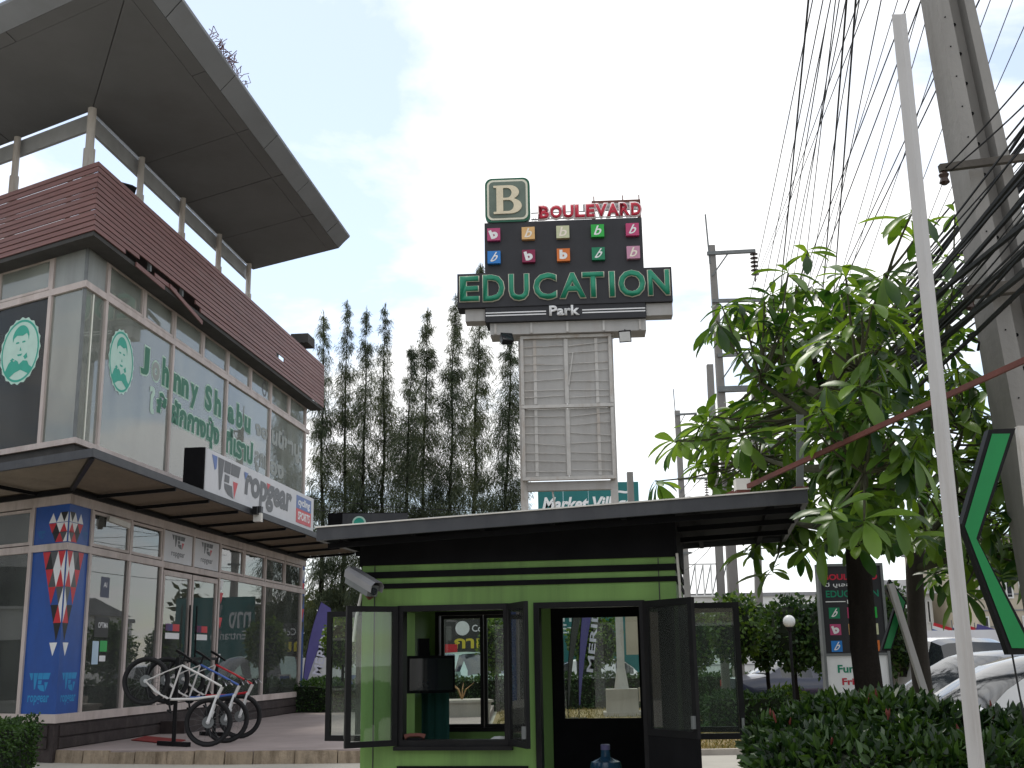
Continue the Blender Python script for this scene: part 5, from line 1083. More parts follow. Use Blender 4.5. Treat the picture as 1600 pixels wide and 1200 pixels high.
for i in range(3): cable((440, 770+i*18, 45.3), (860, 795+i*14, 45.3), .3, .014, ('top', 'middle', 'lowest')[i]+' of three thin wires strung before the casuarina trunks', 'wires before the casuarinas')

# ------------------------------------------------------------------ cars
def car(label, loc, rz, kind, body, group='parked cars'):
    t = thing('parked_car', label, 'car', loc, rz, group)
    if kind == 'sedan': S = [(-2.25, .60, .62, .74), (-2.18, .92, .95, .80), (-1.75, .98, 1.02, .84), (-1.55, .99, 1.06, .85), (-1.15, .98, 1.26, .86), (-.80, .97, 1.39, .87), (-.35, .96, 1.45, .87), (.0, .96, 1.46, .87), (.30, .95, 1.45, .87), (.65, .94, 1.36, .87), (1.0, .94, 1.17, .86), (1.30, .93, .98, .85), (1.75, .86, .89, .83), (2.1, .74, .77, .76), (2.24, .55, .58, .66)]
    elif kind == 'suv': S = [(-2.25, .70, .74, .80), (-2.2, 1.08, 1.15, .86), (-2.1, 1.08, 1.40, .87), (-1.95, 1.08, 1.68, .88), (-1.6, 1.08, 1.76, .90), (-.9, 1.07, 1.79, .90), (-.5, 1.07, 1.79, .90), (.0, 1.06, 1.78, .90), (.30, 1.05, 1.73, .90), (.65, 1.05, 1.55, .90), (1.0, 1.05, 1.25, .89), (1.25, 1.04, 1.08, .88), (1.75, 1.0, 1.03, .88), (2.15, .90, .93, .84), (2.28, .62, .65, .76)]
    else: S = [(-2.0, .60, .64, .74), (-1.95, .98, 1.05, .80), (-1.80, 1.0, 1.22, .82), (-1.55, 1.0, 1.40, .83), (-1.2, 1.0, 1.48, .84), (-.7, .99, 1.51, .84), (-.3, .98, 1.52, .84), (.1, .97, 1.50, .84), (.35, .96, 1.45, .84), (.70, .96, 1.30, .84), (1.05, .95, 1.10, .83), (1.3, .93, .97, .82), (1.7, .86, .89, .80), (1.95, .74, .77, .74), (2.05, .55, .58, .64)]
    zb = .24 if kind != 'suv' else .34; rings = []
    for x, be, ro, wd in S:
        g = ro-be > .1; wr = wd*(.80 if g else .92)-(.10*min(1, (ro-be)/.5) if g else 0)
        half = [(wd*.86, zb), (wd*.99, zb+.14), (wd, (zb+be)/2+.08), (wd*.975, be-.03), (wd*.95, be), (wr+.03, ro-.045), (wr*.82, ro-.004), (0, ro+.015)]
        rings.append([Vector((x, y, z)) for y, z in half]+[Vector((x, -y, z)) for y, z in half[-2::-1]])
    k = len(rings[0]); bm_, gm = MB(), MB(); gv = []
    bm_.add([v for r in rings for v in r], [])
    n = len(rings); fs = []; side = []; tops = []; front = max(i for i in range(n) if S[i][2]-S[i][1] > .1); rear = min(i for i in range(n) if S[i][2]-S[i][1] > .1)
    for i in range(n-1):
        for j in range(k-1):
            f = (i*k+j, (i+1)*k+j, (i+1)*k+j+1, i*k+j+1); sd_ = j in (4, k-6); gl = rear <= i < front
            if sd_ and gl and i not in (rear+2, 7, front-1): side.append(f)
            elif j in (5, 6, k-8, k-7) and (front-2 <= i <= front or rear-1 <= i <= rear+1): (tops if i > 5 else gv).append(f)
            else: fs.append(f)
    fs += [tuple(range(k-1, -1, -1)), tuple((n-1)*k+j for j in range(k))]
    vs = bm_.v
    bo = MB(); bo.add(vs, fs); bo.build('body', body, t, True)
    for nm, F_ in (('side_windows', side), ('windscreen', tops), ('rear_window', gv)):
        gk = {}
        for f in F_: gk.setdefault((sum(vs[i][1] for i in f) > 0, f[0]//k > rear+2, f[0]//k > 7) if nm == 'side_windows' else 0, []).append(f)
        grp = list(gk.values())
        for G_ in grp:
            if not G_: continue
            ids = sorted({i for f in G_ for i in f}); mp_ = {i: q for q, i in enumerate(ids)}
            g_ = MB(); g_.add([vs[i] for i in ids], [tuple(mp_[i] for i in f) for f in G_]); g_.build('side_window' if nm == 'side_windows' else nm, K['carglass'], t, True)
    wr = .33 if kind != 'suv' else .38
    for x in (S[0][0]+.85, S[-1][0]-.85):
        for y in (-1, 1):
            wy = y*(S[5][3]-.10); T = Matrix.Translation((x, wy, wr)) @ Matrix.Rotation(R(90), 4, 'X')
            w_ = MB().lathe([(wr*.7, -.11), (wr*.95, -.11), (wr, -.07), (wr, .07), (wr*.95, .11), (wr*.7, .11)], 22, 0, T).build('wheel', K['tyre'], t, True)
            MB().lathe([(wr*.66, -.10), (wr*.3, -.115), (.03, -.12), (.03, .12), (wr*.3, .115), (wr*.66, .10)], 14, 0, T).build('rim', K['chrome'], w_, True)
    xr, xf = S[1][0], S[-2][0]
    for y in (-1, 1):
        yy = y*S[1][3]*.84; MB().box(xr-.03, xr+.10, yy-.09, yy+.09, .62 if kind != 'suv' else .75, .92 if kind != 'suv' else 1.22).build('tail_light', K['pred'], t)
        yy = y*S[-2][3]*.78; MB().box(xf-.12, xf+.06, yy-.14, yy+.14, S[-2][1]-.14, S[-2][1]+.0).build('headlight', K['globe'], t)
        MB().box(.78, .95, y*(S[8][3]+.10)-.08, y*(S[8][3]+.10)+.08, S[8][1]-.02, S[8][1]+.12).build('wing_mirror', body, t)
    MB().box(S[0][0]-.05, S[0][0]+.15, -.72, .72, zb+.02, zb+.26).build('rear_bumper', body, t); MB().box(S[-1][0]-.15, S[-1][0]+.06, -.66, .66, zb+.02, zb+.26).build('front_bumper', body, t)
    MB().box(S[0][0]-.06, S[0][0]-.052, -.25, .25, zb+.34, zb+.46).build('number_plate', K['globe'], t)
    MB().box(S[-1][0]-.03, S[-1][0]+.012, -.42, .42, zb+.30, zb+.42).build('grille', K['black'], t)
    return t
def cp(n_, c_): return mat('car_'+n_, c_, .3, .05, 2, spec=.5, coat=.6)
WHT, BLK, PNK, TEA, NAV = cp('white', (.66, .66, .67)), cp('black', (.015, .015, .018)), cp('pink', (.62, .18, .26)), cp('pale_green', (.30, .42, .38)), cp('navy', (.02, .025, .05))
def gpos(x, Y): p = at(x, 1040, Y); return (p.x, Y, .004)
car('white sport utility seen from behind, left of the second trunk', gpos(1448, 24), R(97), 'suv', WHT)
car('pink taxi beyond the concrete barrier', gpos(1580, 27), R(170), 'sedan', PNK)
car('black hatchback with glossy windscreen behind the white sedan', gpos(1552, 16.5), R(205), 'hatch', BLK)
car('nearest white sedan at the right edge behind the hedge', gpos(1655, 13), R(187), 'sedan', WHT)
car('dark navy sedan half hidden left of the directory sign', gpos(1268, 31), R(10), 'sedan', NAV)
car('white hatchback seen through the booth door', gpos(905, 41), R(178), 'hatch', WHT)
car('pale green pickup nose seen through the booth window', gpos(738, 40), R(-60), 'suv', TEA)
tv_ = thing('white_van', 'white and green van roof showing above the concrete barrier', 'van', gpos(1462, 33), R(180))
GRN = cp('green', (.02, .25, .10)); MB().hexa([(-1.9, -.8, .4), (1.9, -.8, .4), (1.9, .8, .4), (-1.9, .8, .4), (-1.8, -.72, 2.1), (1.2, -.72, 2.1), (1.2, .72, 2.1), (-1.8, .72, 2.1)]).build('body', WHT, tv_); MB().box(.9, 1.45, -.76, -.74, 1.1, 1.75).build('side_window', K['carglass'], tv_); MB().box(-1.8, .1, -.80, -.775, .5, 1.5).build('green_panel', GRN, tv_)
for x in (-1.2, 1.2):
    for y in (-.75, .75): MB().lathe([(.33, -.09), (.33, .09)], 18, 0, Matrix.Translation((x, y, .33)) @ Matrix.Rotation(R(90), 4, 'X')).build('wheel', K['tyre'], tv_, True)
# concrete barrier segments
for j in range(5):
    p = gpos(1462, 23.5); b_ = MB(); b_.hexa([(-.98, -.25, 0), (.98, -.25, 0), (.98, .25, 0), (-.98, .25, 0), (-.97, -.14, 1.42 if j == 0 else 1.25), (.97, -.14, 1.42 if j == 0 else 1.25), (.97, .14, 1.42 if j == 0 else 1.25), (-.97, .14, 1.42 if j == 0 else 1.25)])
    o = b_.build('concrete_barrier', K['concrete']); o.location = (p[0]-.2+j*1.98, p[1]+j*.1, .004); tag(o, ('taller end' if j == 0 else ('second', 'third', 'fourth', 'fifth')[j-1])+' segment of the concrete road barrier counted from the trunk', 'barrier', 'road barrier segments')

# ------------------------------------------------------------------ far buildings
def block(name, label, x0, x1, ytop, Y, depth, m, wins, roofm='roofgrey', gable=False, bands=0):
    a, b = at(x0, 1000, Y), at(x1, 1000, Y); h = at((x0+x1)/2, ytop, Y).z; wdt = b.x-a.x
    t = thing(name, label, 'building', (a.x, Y, 0)); MB().box(0, wdt, 0, depth, 0, h).build('wall', K[m], t)
    if gable: MB().add([(-.3, -.4, h), (wdt+.3, -.4, h), (wdt+.3, depth+.3, h), (-.3, depth+.3, h), (-.3, depth/2, h+gable), (wdt+.3, depth/2, h+gable)], [(0, 1, 5, 4), (2, 3, 4, 5), (0, 4, 3), (1, 2, 5), (3, 2, 1, 0)]).build('roof', K[roofm], t)
    else: MB().box(-.15, wdt+.15, -.15, depth+.15, h, h+.25).build('roof', K[roofm], t)
    nx, nz = wins
    for i in range(nx):
        for j in range(nz):
            cx = wdt*(i+.5)/nx; cz = h*(j+.6)/nz; ww, hh = wdt/nx*.28, h/nz*.26
            f = ring(MB(), cx-ww, cx+ww, cz-hh, cz+hh, .07, -.06, .02).build('window', K['bldgwhite'], t); MB().box(cx-ww+.07, cx+ww-.07, -.02, -.01, cz-hh+.07, cz+hh-.07).build('pane', K['carglass'], f)
    for j in range(bands): MB().box(0, wdt, -.05, 0, h*(j+.5)/bands, h*(j+.5)/bands+.06).build('wall_joint', K['roofgrey'], t)
    return t
block('white_house', 'white two storey house with grey roof behind the second trunk', 1436, 1462, 928, 62, 8, 'bldgwhite', (2, 2), gable=1.0)
block('white_hall', 'long white hall with dark strip roof beyond the barrier', 1466, 1530, 938, 66, 9, 'bldgwhite', (5, 2))
block('beige_block', 'tall beige building at the right edge behind the chevron', 1532, 1660, 842, 58, 10, 'cream', (6, 4), bands=9)
block('market_hall', 'wide white market hall with dark eaves behind the topiary row', 1040, 1300, 932, 84, 12, 'bldgwhite', (14, 1), bands=3)
tr_ = thing('rooftop_truss', 'white lattice sign frame on the market hall roof', 'frame', at(1052, 932, 83)); wdt = at(1150, 932, 83).x-at(1052, 932, 83).x; hh = 2.2
for z in (0, hh): MB().bar((0, 0, z), (wdt, 0, z), .1, .1).build('chord', K['bldgwhite'], tr_)
for j in range(9): MB().bar((wdt*j/8, 0, 0), (wdt*j/8, 0, hh), .09, .09).build('upright', K['bldgwhite'], tr_); (MB().bar((wdt*j/8, 0, 0), (wdt*(j+1)/8, 0, hh), .07, .07).build('diagonal', K['galv'], tr_) if j < 8 else None)
wf = thing('white_fence', 'white panel fence behind the purple flag', 'fence', gpos(470, 42))
for j in range(5): MB().box(j*.6, j*.6+.59, 0, .05, .2, 1.7).build('panel', K['bldgwhite'], wf)
nb_ = thing('notice_board', 'small blue and white notice beside the gap topiary', 'sign', gpos(540, 35.5)); MB().box(0, .38, 0, .03, .55, 1.2).build('board', K['bldgwhite'], nb_); MB().box(.05, .33, -.01, 0, .85, 1.15).build('blue_panel', K['pblue'], nb_); MB().box(.16, .22, .03, .08, 0, .6).build('post', K['galv'], nb_)
for x, y, c in ((1460, 984, 'left one of the two small striped national flags above the barrier'), (1492, 982, 'right one of the two small striped national flags above the barrier'), (1528, 986, 'small purple flag right of the white post')):
    p = at(x, y, 44); t = thing('small_flag', c, 'flag', (p.x, 44, 0), 0, 'small flags'); MB().tube([(0, 0, 0), (-.1, 0, p.z+.3)], .02, 5).build('pole', K['galv'], t)
    st = ['pred', 'pwhite', 'pblue', 'pwhite', 'pred'] if x < 1520 else ['purple']
    for j, m_ in enumerate(st): MB().box(-.08, .75, -.005, .005, p.z-.35+.6*j/len(st)+.0005, p.z-.35+.6*(j+1)/len(st), 0, Matrix.Translation((0, 0, p.z)) @ Matrix.Rotation(R(18), 4, 'Y') @ Matrix.Translation((0, 0, -p.z))).build('stripe', K[m_], t)

# ------------------------------------------------------------------ directory totem
tq = at(1290, 1024, 14); tt = thing('directory_sign', 'black and white directory board half hidden by the trunk', 'sign', (tq.x, 14, 0), R(-3)); TW = .70; z0 = tq.z
for x0, x1 in ((-.03, 0), (TW, TW+.03)): MB().box(x0, x1, -.05, .12, .1, z0+1.05).build('frame_side', K['galv'], tt)
MB().box(0, TW, -.03, .10, z0+.02, z0+1.02).build('black_panel', K['signblack'], tt); MB().box(0, TW, -.03, .10, .12, z0-.01).build('white_panel', K['pwhite'], tt); MB().box(-.03, TW+.03, -.045, .12, z0-.01, z0+.02).build('frame_rail', K['galv'], tt); MB().box(-.03, TW+.03, -.045, .12, z0+1.02, z0+1.05).build('frame_rail', K['galv'], tt)
MB().box(.05, TW-.05, 0, .08, 0, .12).build('foot', K['concrete'], tt)
text_on('BOULEVARD', 'lettering', K['letred'], tt, .04, TW-.04, z0+.86, z0+.93, FRONT, .034, .03); text_on('บี บูเลอวาร์ด', 'lettering', K['pwhite'], tt, .05, .55, z0+.77, z0+.83, FRONT, .034, .01); text_on('EDUCATION', 'lettering', K['edugreen'], tt, .05, TW-.04, z0+.66, z0+.74, FRONT, .034, .02)
MB().box(.04, .27, -.036, -.031, z0+.605, z0+.615).build('line', K['pwhite'], tt); text_on('Park', 'lettering', K['pwhite'], tt, .29, .42, z0+.585, z0+.63, FRONT, .034, .02)
for i, ci in enumerate((8, 4, 3, 0, 1, 2, 5, 6, 7)): b_cube(tt, ci, .13+(i % 3)*.215, z0+.48-(i//3)*.19, .125, .031, .006)
text_on('Fun •', 'lettering', K['edugreen'], tt, .12, .40, z0-.20, z0-.11, FRONT, .034, .03); text_on('Friendly', 'lettering', K['letred'], tt, .16, .60, z0-.36, z0-.26, FRONT, .034, .03)

# ------------------------------------------------------------------ white steel post and green chevrons
Yw = 5.6; wt, wb_ = at(1402, 27, Yw), at(1523, 1200, Yw); d = (wt-wb_)/(wt.z-wb_.z); base = wb_-d*wb_.z
wp = thing('steel_post', 'tall white square steel post standing in the front right shrub', 'post', base); v = wt-base
MB().hexa([(-.04, -.03, 0), (.0, -.045, 0), (.04, -.02, 0), (.0, .04, 0)]+[(v.x+a, v.y+b, v.z+c) for a, b, c in ((-.04, -.03, .0), (.0, -.045, -.012), (.04, -.02, .012), (.0, .04, .0))]).build('shaft', K['postwhite'], wp)
MB().box(-.1, .1, -.1, .1, 0, .015).build('base_plate', K['galv'], wp)
def chevron(label, outer, inner, Y, th, group='green chevron signs'):
    """polygon given as outer edge top->bottom and inner edge bottom->top, set upright at distance Y"""
    pts = [at(x, y, Y) for x, y in outer+inner]; c = sum(pts, Vector())/len(pts); t = thing('chevron_sign', label, 'sign', (c.x, Y, 0), 0, group)
    P2 = [(p.x-c.x, p.z) for p in pts]; n = len(P2)
    mb = MB(); mb.add([(x, 0, z) for x, z in P2]+[(x, th, z) for x, z in P2], [(0, 1, 4, 5), (1, 2, 3, 4), (11, 10, 7, 6), (10, 9, 8, 7)]+[(i, n+i, n+(i+1) % n, (i+1) % n) for i in range(n)]); mb.build('casing', K['black'], t)
    o, i_ = [Vector(p) for p in P2[:3]], [Vector(p) for p in P2[3:][::-1]]
    mid = lambda a, b, f: a.lerp(b, f)
    f = .16; A = [mid(o[k_], i_[k_], f) for k_ in range(3)]; B = [mid(o[k_], i_[k_], 1-f) for k_ in range(3)]
    sh = .05
    A[0] = A[0].lerp(A[1], sh); B[0] = B[0].lerp(B[1], sh); A[2] = A[2].lerp(A[1], sh); B[2] = B[2].lerp(B[1], sh)
    mb = MB(); V_ = [(p.x, -.006, p.y) for p in A+B]; mb.add(V_, [(0, 1, 4, 3), (1, 2, 5, 4)]); mb.build('green_face', K['chev'], t); return t, c
c1, cc1 = chevron('large green chevron sign pointing left at the right edge', [(1545, 671), (1503, 818), (1577, 1023)], [(1622, 1022), (1529, 846), (1587, 669)], 5.9, .06)
MB().box(at(1597, 700, 5.95).x-cc1.x, at(1597, 700, 5.95).x-cc1.x+.035, .07, .11, 0, at(1597, 664, 5.95).z).build('support_post', K['signframe'], c1)
MB().tube([(at(1585, 1022, 5.9).x-cc1.x, .03, 1.5), (at(1600, 1090, 5.9).x-cc1.x, .03, 1.2), (at(1612, 1150, 5.9).x-cc1.x, .05, 1.0)], .005, 5).build('power_lead', K['cable'], c1)
c2, cc2 = chevron('small green chevron sign pointing right beyond the trunk', [(1391, 905), (1417, 940), (1393, 1017)], [(1377, 1017), (1399, 947), (1385, 922)], 10.5, .06)
a, b = at(1391, 912, 10.4), at(1446, 1086, 10.4); d = (a-b)/(a.z-b.z); bs_ = b-d*b.z
sp2 = thing('leaning_post', 'short white post leaning before the small green chevron', 'post', bs_); MB().bar((0, 0, 0), a-bs_, .06, .05).build('shaft', K['postwhite'], sp2); MB().box(-.07, .07, -.07, .07, 0, .01).build('base_plate', K['galv'], sp2)

# ------------------------------------------------------------------ the two big-leaved trees on the right
def make_leaf_mesh():
    prof = [(0, .0), (.10, .02), (.28, .075), (.50, .125), (.70, .145), (.86, .11), (.96, .05), (1.0, .0)]
    vs = []; fs = []
    for x, w_ in prof:
        z = .10*x-.34*x*x
        vs += [(x, -w_, z+.035*w_/.145), (x, 0, z-.012), (x, w_, z+.035*w_/.145)]
    for i in range(len(prof)-1): b = i*3; fs += [(b, b+3, b+4, b+1), (b+1, b+4, b+5, b+2)]
    return vs, fs
LV, LF_ = make_leaf_mesh()
leaf_me = bpy.data.meshes.new('leaf'); leaf_me.from_pydata(LV, [], LF_); leaf_me.materials.append(K['leafA']); leaf_me.polygons.foreach_set('use_smooth', [True]*len(LF_)); leaf_me.update()
LVn = np.array(LV)
crown_poly = [(1105, 490), (1160, 465), (1212, 430), (1250, 390), (1300, 405), (1345, 415), (1400, 425), (1460, 450), (1500, 430), (1525, 560), (1560, 650), (1605, 670), (1640, 900), (1560, 935), (1440, 905), (1330, 895), (1230, 885), (1150, 860), (1135, 800), (1075, 730), (1045, 690), (1075, 640), (1140, 640), (1195, 570), (1150, 540), (1118, 520)]
def inside(x, y, P):
    c = False; j = len(P)-1
    for i in range(len(P)):
        if (P[i][1] > y) != (P[j][1] > y) and x < (P[j][0]-P[i][0])*(y-P[i][1])/(P[j][1]-P[i][1])+P[i][0]: c = not c
        j = i
    return c
W = [(1262, 392), (1244, 445), (1320, 425), (1382, 428), (1424, 335), (1428, 375), (1492, 335), (1480, 400), (1482, 470), (1128, 478), (1182, 492), (1148, 470), (1150, 640), (1062, 690), (1105, 660), (1135, 655), (1190, 655), (1024, 752), (1292, 605), (1330, 640), (1352, 768), (1420, 762), (1496, 575), (1545, 650), (1585, 655), (1300, 800), (1205, 892), (1170, 860), (1250, 640), (1255, 740), (1230, 560), (1230, 700), (1500, 620), (1340, 850), (1410, 840), (1460, 850), (1560, 860), (1580, 780)]
wh = [(x, y, 1) for x, y in W]
yy = 440
while yy < 930:
    xx = 1040
    while xx < 1650:
        x, y = xx+random.uniform(-17, 17), yy+random.uniform(-15, 15)
        if inside(x, y, crown_poly) and not (1270 < x < 1430 and y > 845) and not (x < 1290 and y > 830 and random.random() < .5): wh.append((x, y, 0))
        xx += 25 if yy > 600 else 29
    yy += 24 if yy > 600 else 26
treeA_b, treeB_b = at(1359, 1085, 9.3), at(1436, 1060, 11.4)
def bigtree(label, base, forks, mine, lean, rad):
    base = Vector((base.x, base.y, 0)); t = thing('big_leaved_tree', label, 'tree', base, 0, 'big leaved trees on the right')
    tp_ = Vector(lean); fk = Vector(forks[0])
    MB().tube([(0, 0, 0), fk*.33+Vector((.02, 0, 0)), fk*.66-Vector((.015, 0, 0)), fk, fk.lerp(tp_, .5)+Vector((.06, .05, 0)), tp_], [rad*1.15, rad, rad*.95, rad*.85, rad*.4, rad*.12], 12).build('trunk', K['barkgrey'] if rad < .1 else K['bark'], t, True)
    br = MB(); leaves = []; tips = []
    for x, y, pri in mine:
        if x < 1275: Y = random.uniform(11.6, 12.3) if y > 690 else random.uniform(9.3, 11.6)
        else: Y = base.y+random.uniform(-1.5, 1.3)
        if pri and 1275 < x: Y = base.y-random.uniform(.6, 1.5)
        tips.append((at(x, y, Y)-base, pri))
    # limbs: a few centres found from the tips, each joined to the trunk; twigs leave the limbs
    TP = np.array([np.array(q[0]) for q in tips]); g = np.random.default_rng(5); nl = max(4, len(tips)//17); cen = TP[g.choice(len(TP), nl, replace=False)].copy()
    for _ in range(8):
        lab = ((TP[:, None]-cen[None])**2).sum(-1).argmin(1)
        for c_ in range(nl):
            if (lab == c_).any(): cen[c_] = TP[lab == c_].mean(0)
    limbs = []
    for c_ in range(nl):
        e = Vector(cen[c_]); u = min(.9, max(0, (e.z-fk.z-.3)/max(.1, tp_.z-fk.z))); a = fk.lerp(tp_, u*.75); e = a.lerp(e, .88); mid = a.lerp(e, .5)+Vector((random.uniform(-.1, .1), random.uniform(-.1, .1), -.06*(e-a).length))
        P_ = [a.lerp(mid, q).lerp(mid.lerp(e, q), q) for q in (0, .2, .4, .6, .8, 1)]; limbs.append(P_)
        br.tube(P_, [.050, .042, .034, .027, .021, .016], 7)
    for (tip, pri), lb in zip(tips, lab):
        P_ = limbs[lb]; st = min(P_[2:], key=lambda q: (q-tip).length+max(0, q.z-tip.z)*.8); d_ = tip-st
        c = st.lerp(tip, .5)+Vector((random.uniform(-.06, .06), random.uniform(-.06, .06), -.10*d_.length))
        pts = [st.lerp(c, q).lerp(c.lerp(tip, q), q) for q in (0, .33, .66, 1)]
        br.tube(pts, [.013, .011, .009, .007], 5)
        axis = (pts[-1]-pts[-2]).normalized()*.5+Vector((0, 0, .8)); axis.normalize()
        n = random.randint(8, 10); a0 = random.uniform(0, 6.3); e1 = axis.orthogonal().normalized(); e2 = axis.cross(e1); dr = random.uniform(.1, 1.0); lsz = random.uniform(.25, .36)
        for j in range(n):
            th = a0+6.283*j/n+random.uniform(-.2, .2); rdl = e1*math.cos(th)+e2*math.sin(th)
            dr_ = dr+random.uniform(-.3, .35)+(.25 if j % 2 else -.2); dirn = (rdl+axis*(.45-dr_*.9)+Vector((0, 0, -.35*dr_))).normalized()
            upv = (axis+rdl*.3).normalized(); sd_ = upv.cross(dirn).normalized(); nn = dirn.cross(sd_)
            L_ = lsz*random.uniform(.55, 1.18)
            m = Matrix((dirn, sd_*random.uniform(.85, 1.15), nn)).transposed().to_4x4() @ Matrix.Scale(L_, 4); m.translation = tip+axis*random.uniform(-.05, .02)
            if j > 5 and random.random() < .35: m = m @ Matrix.Scale(.7, 4)
            leaves.append((L_*9/(tip.y+base.y)+(.3 if pri else 0), m))
    br.build('branches', K['twig'], t, True)
    leaves.sort(key=lambda q: -q[0]); me0 = leaf_me
    for _, m in leaves[:300]:
        o = bpy.data.objects.new('leaf', me0); COL.objects.link(o); o.parent = t; o.matrix_basis = m
    vs = []; fs = []; nv = len(LVn)
    for q, (_, m) in enumerate(leaves[300:]):
        A_ = np.array(m)[:3, :3]; vs.append(LVn @ A_.T+np.array(m)[:3, 3]); fs += [tuple(i+q*nv for i in f) for f in LF_]
    if vs:
        me = bpy.data.meshes.new('foliage'); me.from_pydata(np.concatenate(vs).tolist(), [], fs); me.materials.append(K['leafA2']); me.polygons.foreach_set('use_smooth', [True]*len(fs)); me.update()
        o = bpy.data.objects.new('foliage', me); COL.objects.link(o); o.parent = t; o['kind'] = 'stuff'
    print('leaves', len(leaves), 'whorls', len(mine))
bigtree('broad tree with whorls of long glossy leaves beside the booth', treeA_b, [(.0, 0, 2.35)], [q for q in wh if q[0] < 1440], (-.2, .3, 4.2), .112)
bigtree('slimmer big leaved tree behind the white post', treeB_b, [(.05, 0, 2.3)], [q for q in wh if q[0] >= 1440], (.3, -.4, 4.3), .095)

# ------------------------------------------------------------------ dark shrub with red tips in the right foreground
sh = thing('shrub', 'dark leafy shrub with red tips in the right foreground', 'shrub', (2.6, 6.6, 0))
mounds = [(1222, 1180, 6.9, .20, .33), (1268, 1168, 6.8, .25, .38), (1325, 1160, 6.7, .30, .42), (1395, 1158, 6.6, .30, .42), (1460, 1170, 6.5, .30, .42), (1530, 1188, 6.4, .30, .40), (1610, 1190, 6.3, .34, .42), (1260, 1228, 6.3, .28, .42), (1340, 1228, 6.2, .36, .44), (1450, 1232, 6.1, .36, .44), (1560, 1238, 6.0, .36, .44), (1290, 1140, 7.2, .16, .30), (1385, 1135, 7.2, .18, .32), (1240, 1165, 7.0, .13, .30), (1345, 1150, 6.9, .14, .34), (1428, 1152, 6.9, .13, .32), (1500, 1178, 6.8, .14, .30), (1565, 1172, 6.6, .13, .32), (1300, 1190, 6.4, .18, .34), (1410, 1185, 6.3, .2, .34)]
V = []
cm = MB()
for x, y, Y, r, rz2 in mounds:
    c = at(x, y, Y)-sh.location; n = int(4200*r)+200; d = unit(rng.normal(size=(n, 3))); P = np.array(c)+d*np.array([r, r, rz2*.55])*rng.uniform(.72, 1.08, (n, 1))
    V.append(leaf_fold(P, d*.7+rng.normal(0, .6, (n, 3))+np.array([0, 0, .15]), rng.uniform(.04, .095, n), rng.uniform(.025, .048, n)))
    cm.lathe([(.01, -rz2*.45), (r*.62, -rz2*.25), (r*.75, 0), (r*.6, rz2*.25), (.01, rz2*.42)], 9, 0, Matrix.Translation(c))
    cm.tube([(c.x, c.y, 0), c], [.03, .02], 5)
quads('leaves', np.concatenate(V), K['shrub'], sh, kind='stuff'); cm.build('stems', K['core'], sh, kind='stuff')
for j in range(26):
    x, y, Y, r, rz2 = random.choice(mounds); c = at(x+random.uniform(-40, 40), y-random.uniform(10, 70), Y-random.uniform(0, .3))-sh.location; s_ = MB(); d = Vector((random.uniform(-.3, .3), random.uniform(-.3, .1), 1)).normalized()*random.uniform(.035, .07)
    s_.tube([c, c+d*.5, c+d], [.004, .008, .002], 5); s_.build('red_tip', K['redtip'], sh)
dw = thing('dry_vine', 'dry brown vine hanging on the flying roof edge', 'plant', at_bld(AB(.25, -2.7, 12.34)), R(90-HA)); s_ = MB()
for j in range(46):
    a = random.uniform(0, 1.9); p = Vector((a, 0, 0)); s_.tube([p, p+Vector((random.uniform(-.1, .1), random.uniform(-.12, .05), random.uniform(.03, .12))), p+Vector((random.uniform(-.2, .2), random.uniform(-.2, .02), random.uniform(-.02, .2)))], .008, 3)
s_.build('stems', K['rust'], dw, kind='stuff')

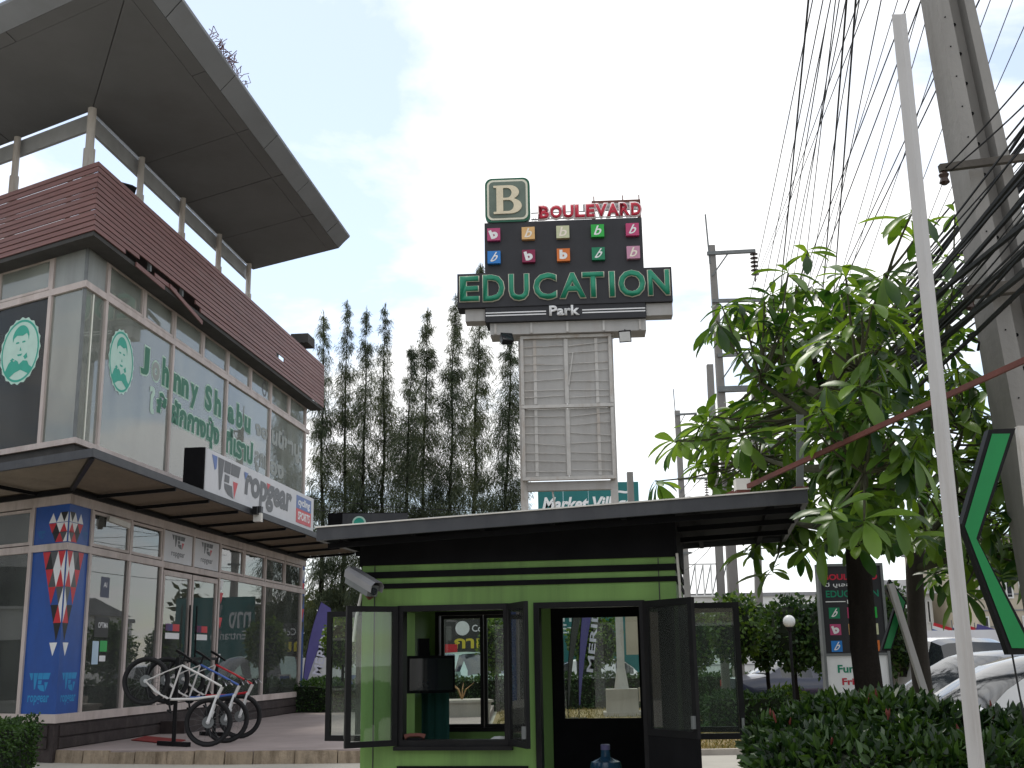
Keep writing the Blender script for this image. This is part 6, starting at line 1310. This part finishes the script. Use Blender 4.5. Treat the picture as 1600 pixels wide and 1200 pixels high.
# ------------------------------------------------------------------ unseen houses and trees, added to darken the glass reflections and front fill
def far_house(label, x, y, wd, dp, h, m, gable, rz):
    t = thing('added_house', label, 'building', (x, y, 0), rz, 'unseen houses added for reflections'); MB().box(-wd/2, wd/2, 0, dp, 0, h).build('wall', K[m], t)
    MB().add([(-wd/2-.5, -.7, h), (wd/2+.5, -.7, h), (wd/2+.5, dp+.5, h), (-wd/2-.5, dp+.5, h), (-wd/2-.5, dp/2, h+gable), (wd/2+.5, dp/2, h+gable)], [(0, 1, 5, 4), (2, 3, 4, 5), (0, 4, 3), (1, 2, 5), (3, 2, 1, 0)]).build('roof', K['roofgrey'], t)
    n = max(2, int(wd/3))
    for i in range(n):
        for z0_, z1_ in ((.3, 2.6), (3.6, 5.2)):
            if z1_ > h: continue
            cx = -wd/2+wd*(i+.5)/n; f = ring(MB(), cx-.9, cx+.9, z0_, z1_, .1, -.08, .02).build('window', K['bldgwhite'], t); MB().box(cx-.8, cx+.8, -.03, -.02, z0_+.1, z1_-.1).build('pane', K['carglass'], f)
for i, (x, wd, h, m) in enumerate(((-34, 15, 6.2, 'cream'), (-16, 17, 7.4, 'bldgwhite'), (3, 16, 6.0, 'cream'), (22, 15, 7.0, 'bldgwhite'))):
    far_house(('first', 'second', 'third', 'fourth')[i]+' unseen house from the left, added behind the viewer for reflections', x, -20, wd, 8, h, m, 2.2, R(180))
for i, (y, wd, h, m) in enumerate(((6, 12, 5.6, 'bldgwhite'), (21, 13, 6.8, 'cream'), (37, 14, 5.8, 'bldgwhite'))):
    far_house(('nearest', 'middle', 'farthest')[i]+' unseen house added beyond the road on the right for reflections', 31, y, wd, 8, h, m, 2.0, R(-90))
for i, (y, wd, h, m) in enumerate(((-2, 14, 7.2, 'cream'), (14, 14, 8.0, 'bldgwhite'), (30, 14, 7.0, 'cream'))):
    far_house(('nearest', 'middle', 'farthest')[i]+' unseen house added beyond the shop on the left for reflections', -33, y, wd, 8, h, m, 2.0, R(90))
for x, y, i in ((-24, 2, 'first'), (-25, 9, 'second'), (-24, 16, 'third'), (24, 12, 'fourth'), (25, 19, 'fifth'), (24, 27, 'sixth')):
    t = thing('added_tree', i+' unseen round tree, added to be mirrored in the shop glass', 'tree', (x, y, 0), 0, 'unseen trees added for reflections'); n = 2500
    d = unit(rng.normal(size=(n, 3))); P = d*np.array([2.6, 2.6, 2.2])*rng.uniform(.6, 1.05, (n, 1))+np.array([0, 0, 4.2])
    quads('crown', leaf_fold(P, d*.6+rng.normal(0, .7, (n, 3)), rng.uniform(.25, .5, n), .26), K['hedge'], t, kind='stuff'); MB().tube([(0, 0, 0), (.1, 0, 2), (0, .1, 4)], [.2, .16, .1], 8).build('trunk', K['bark'], t, True)
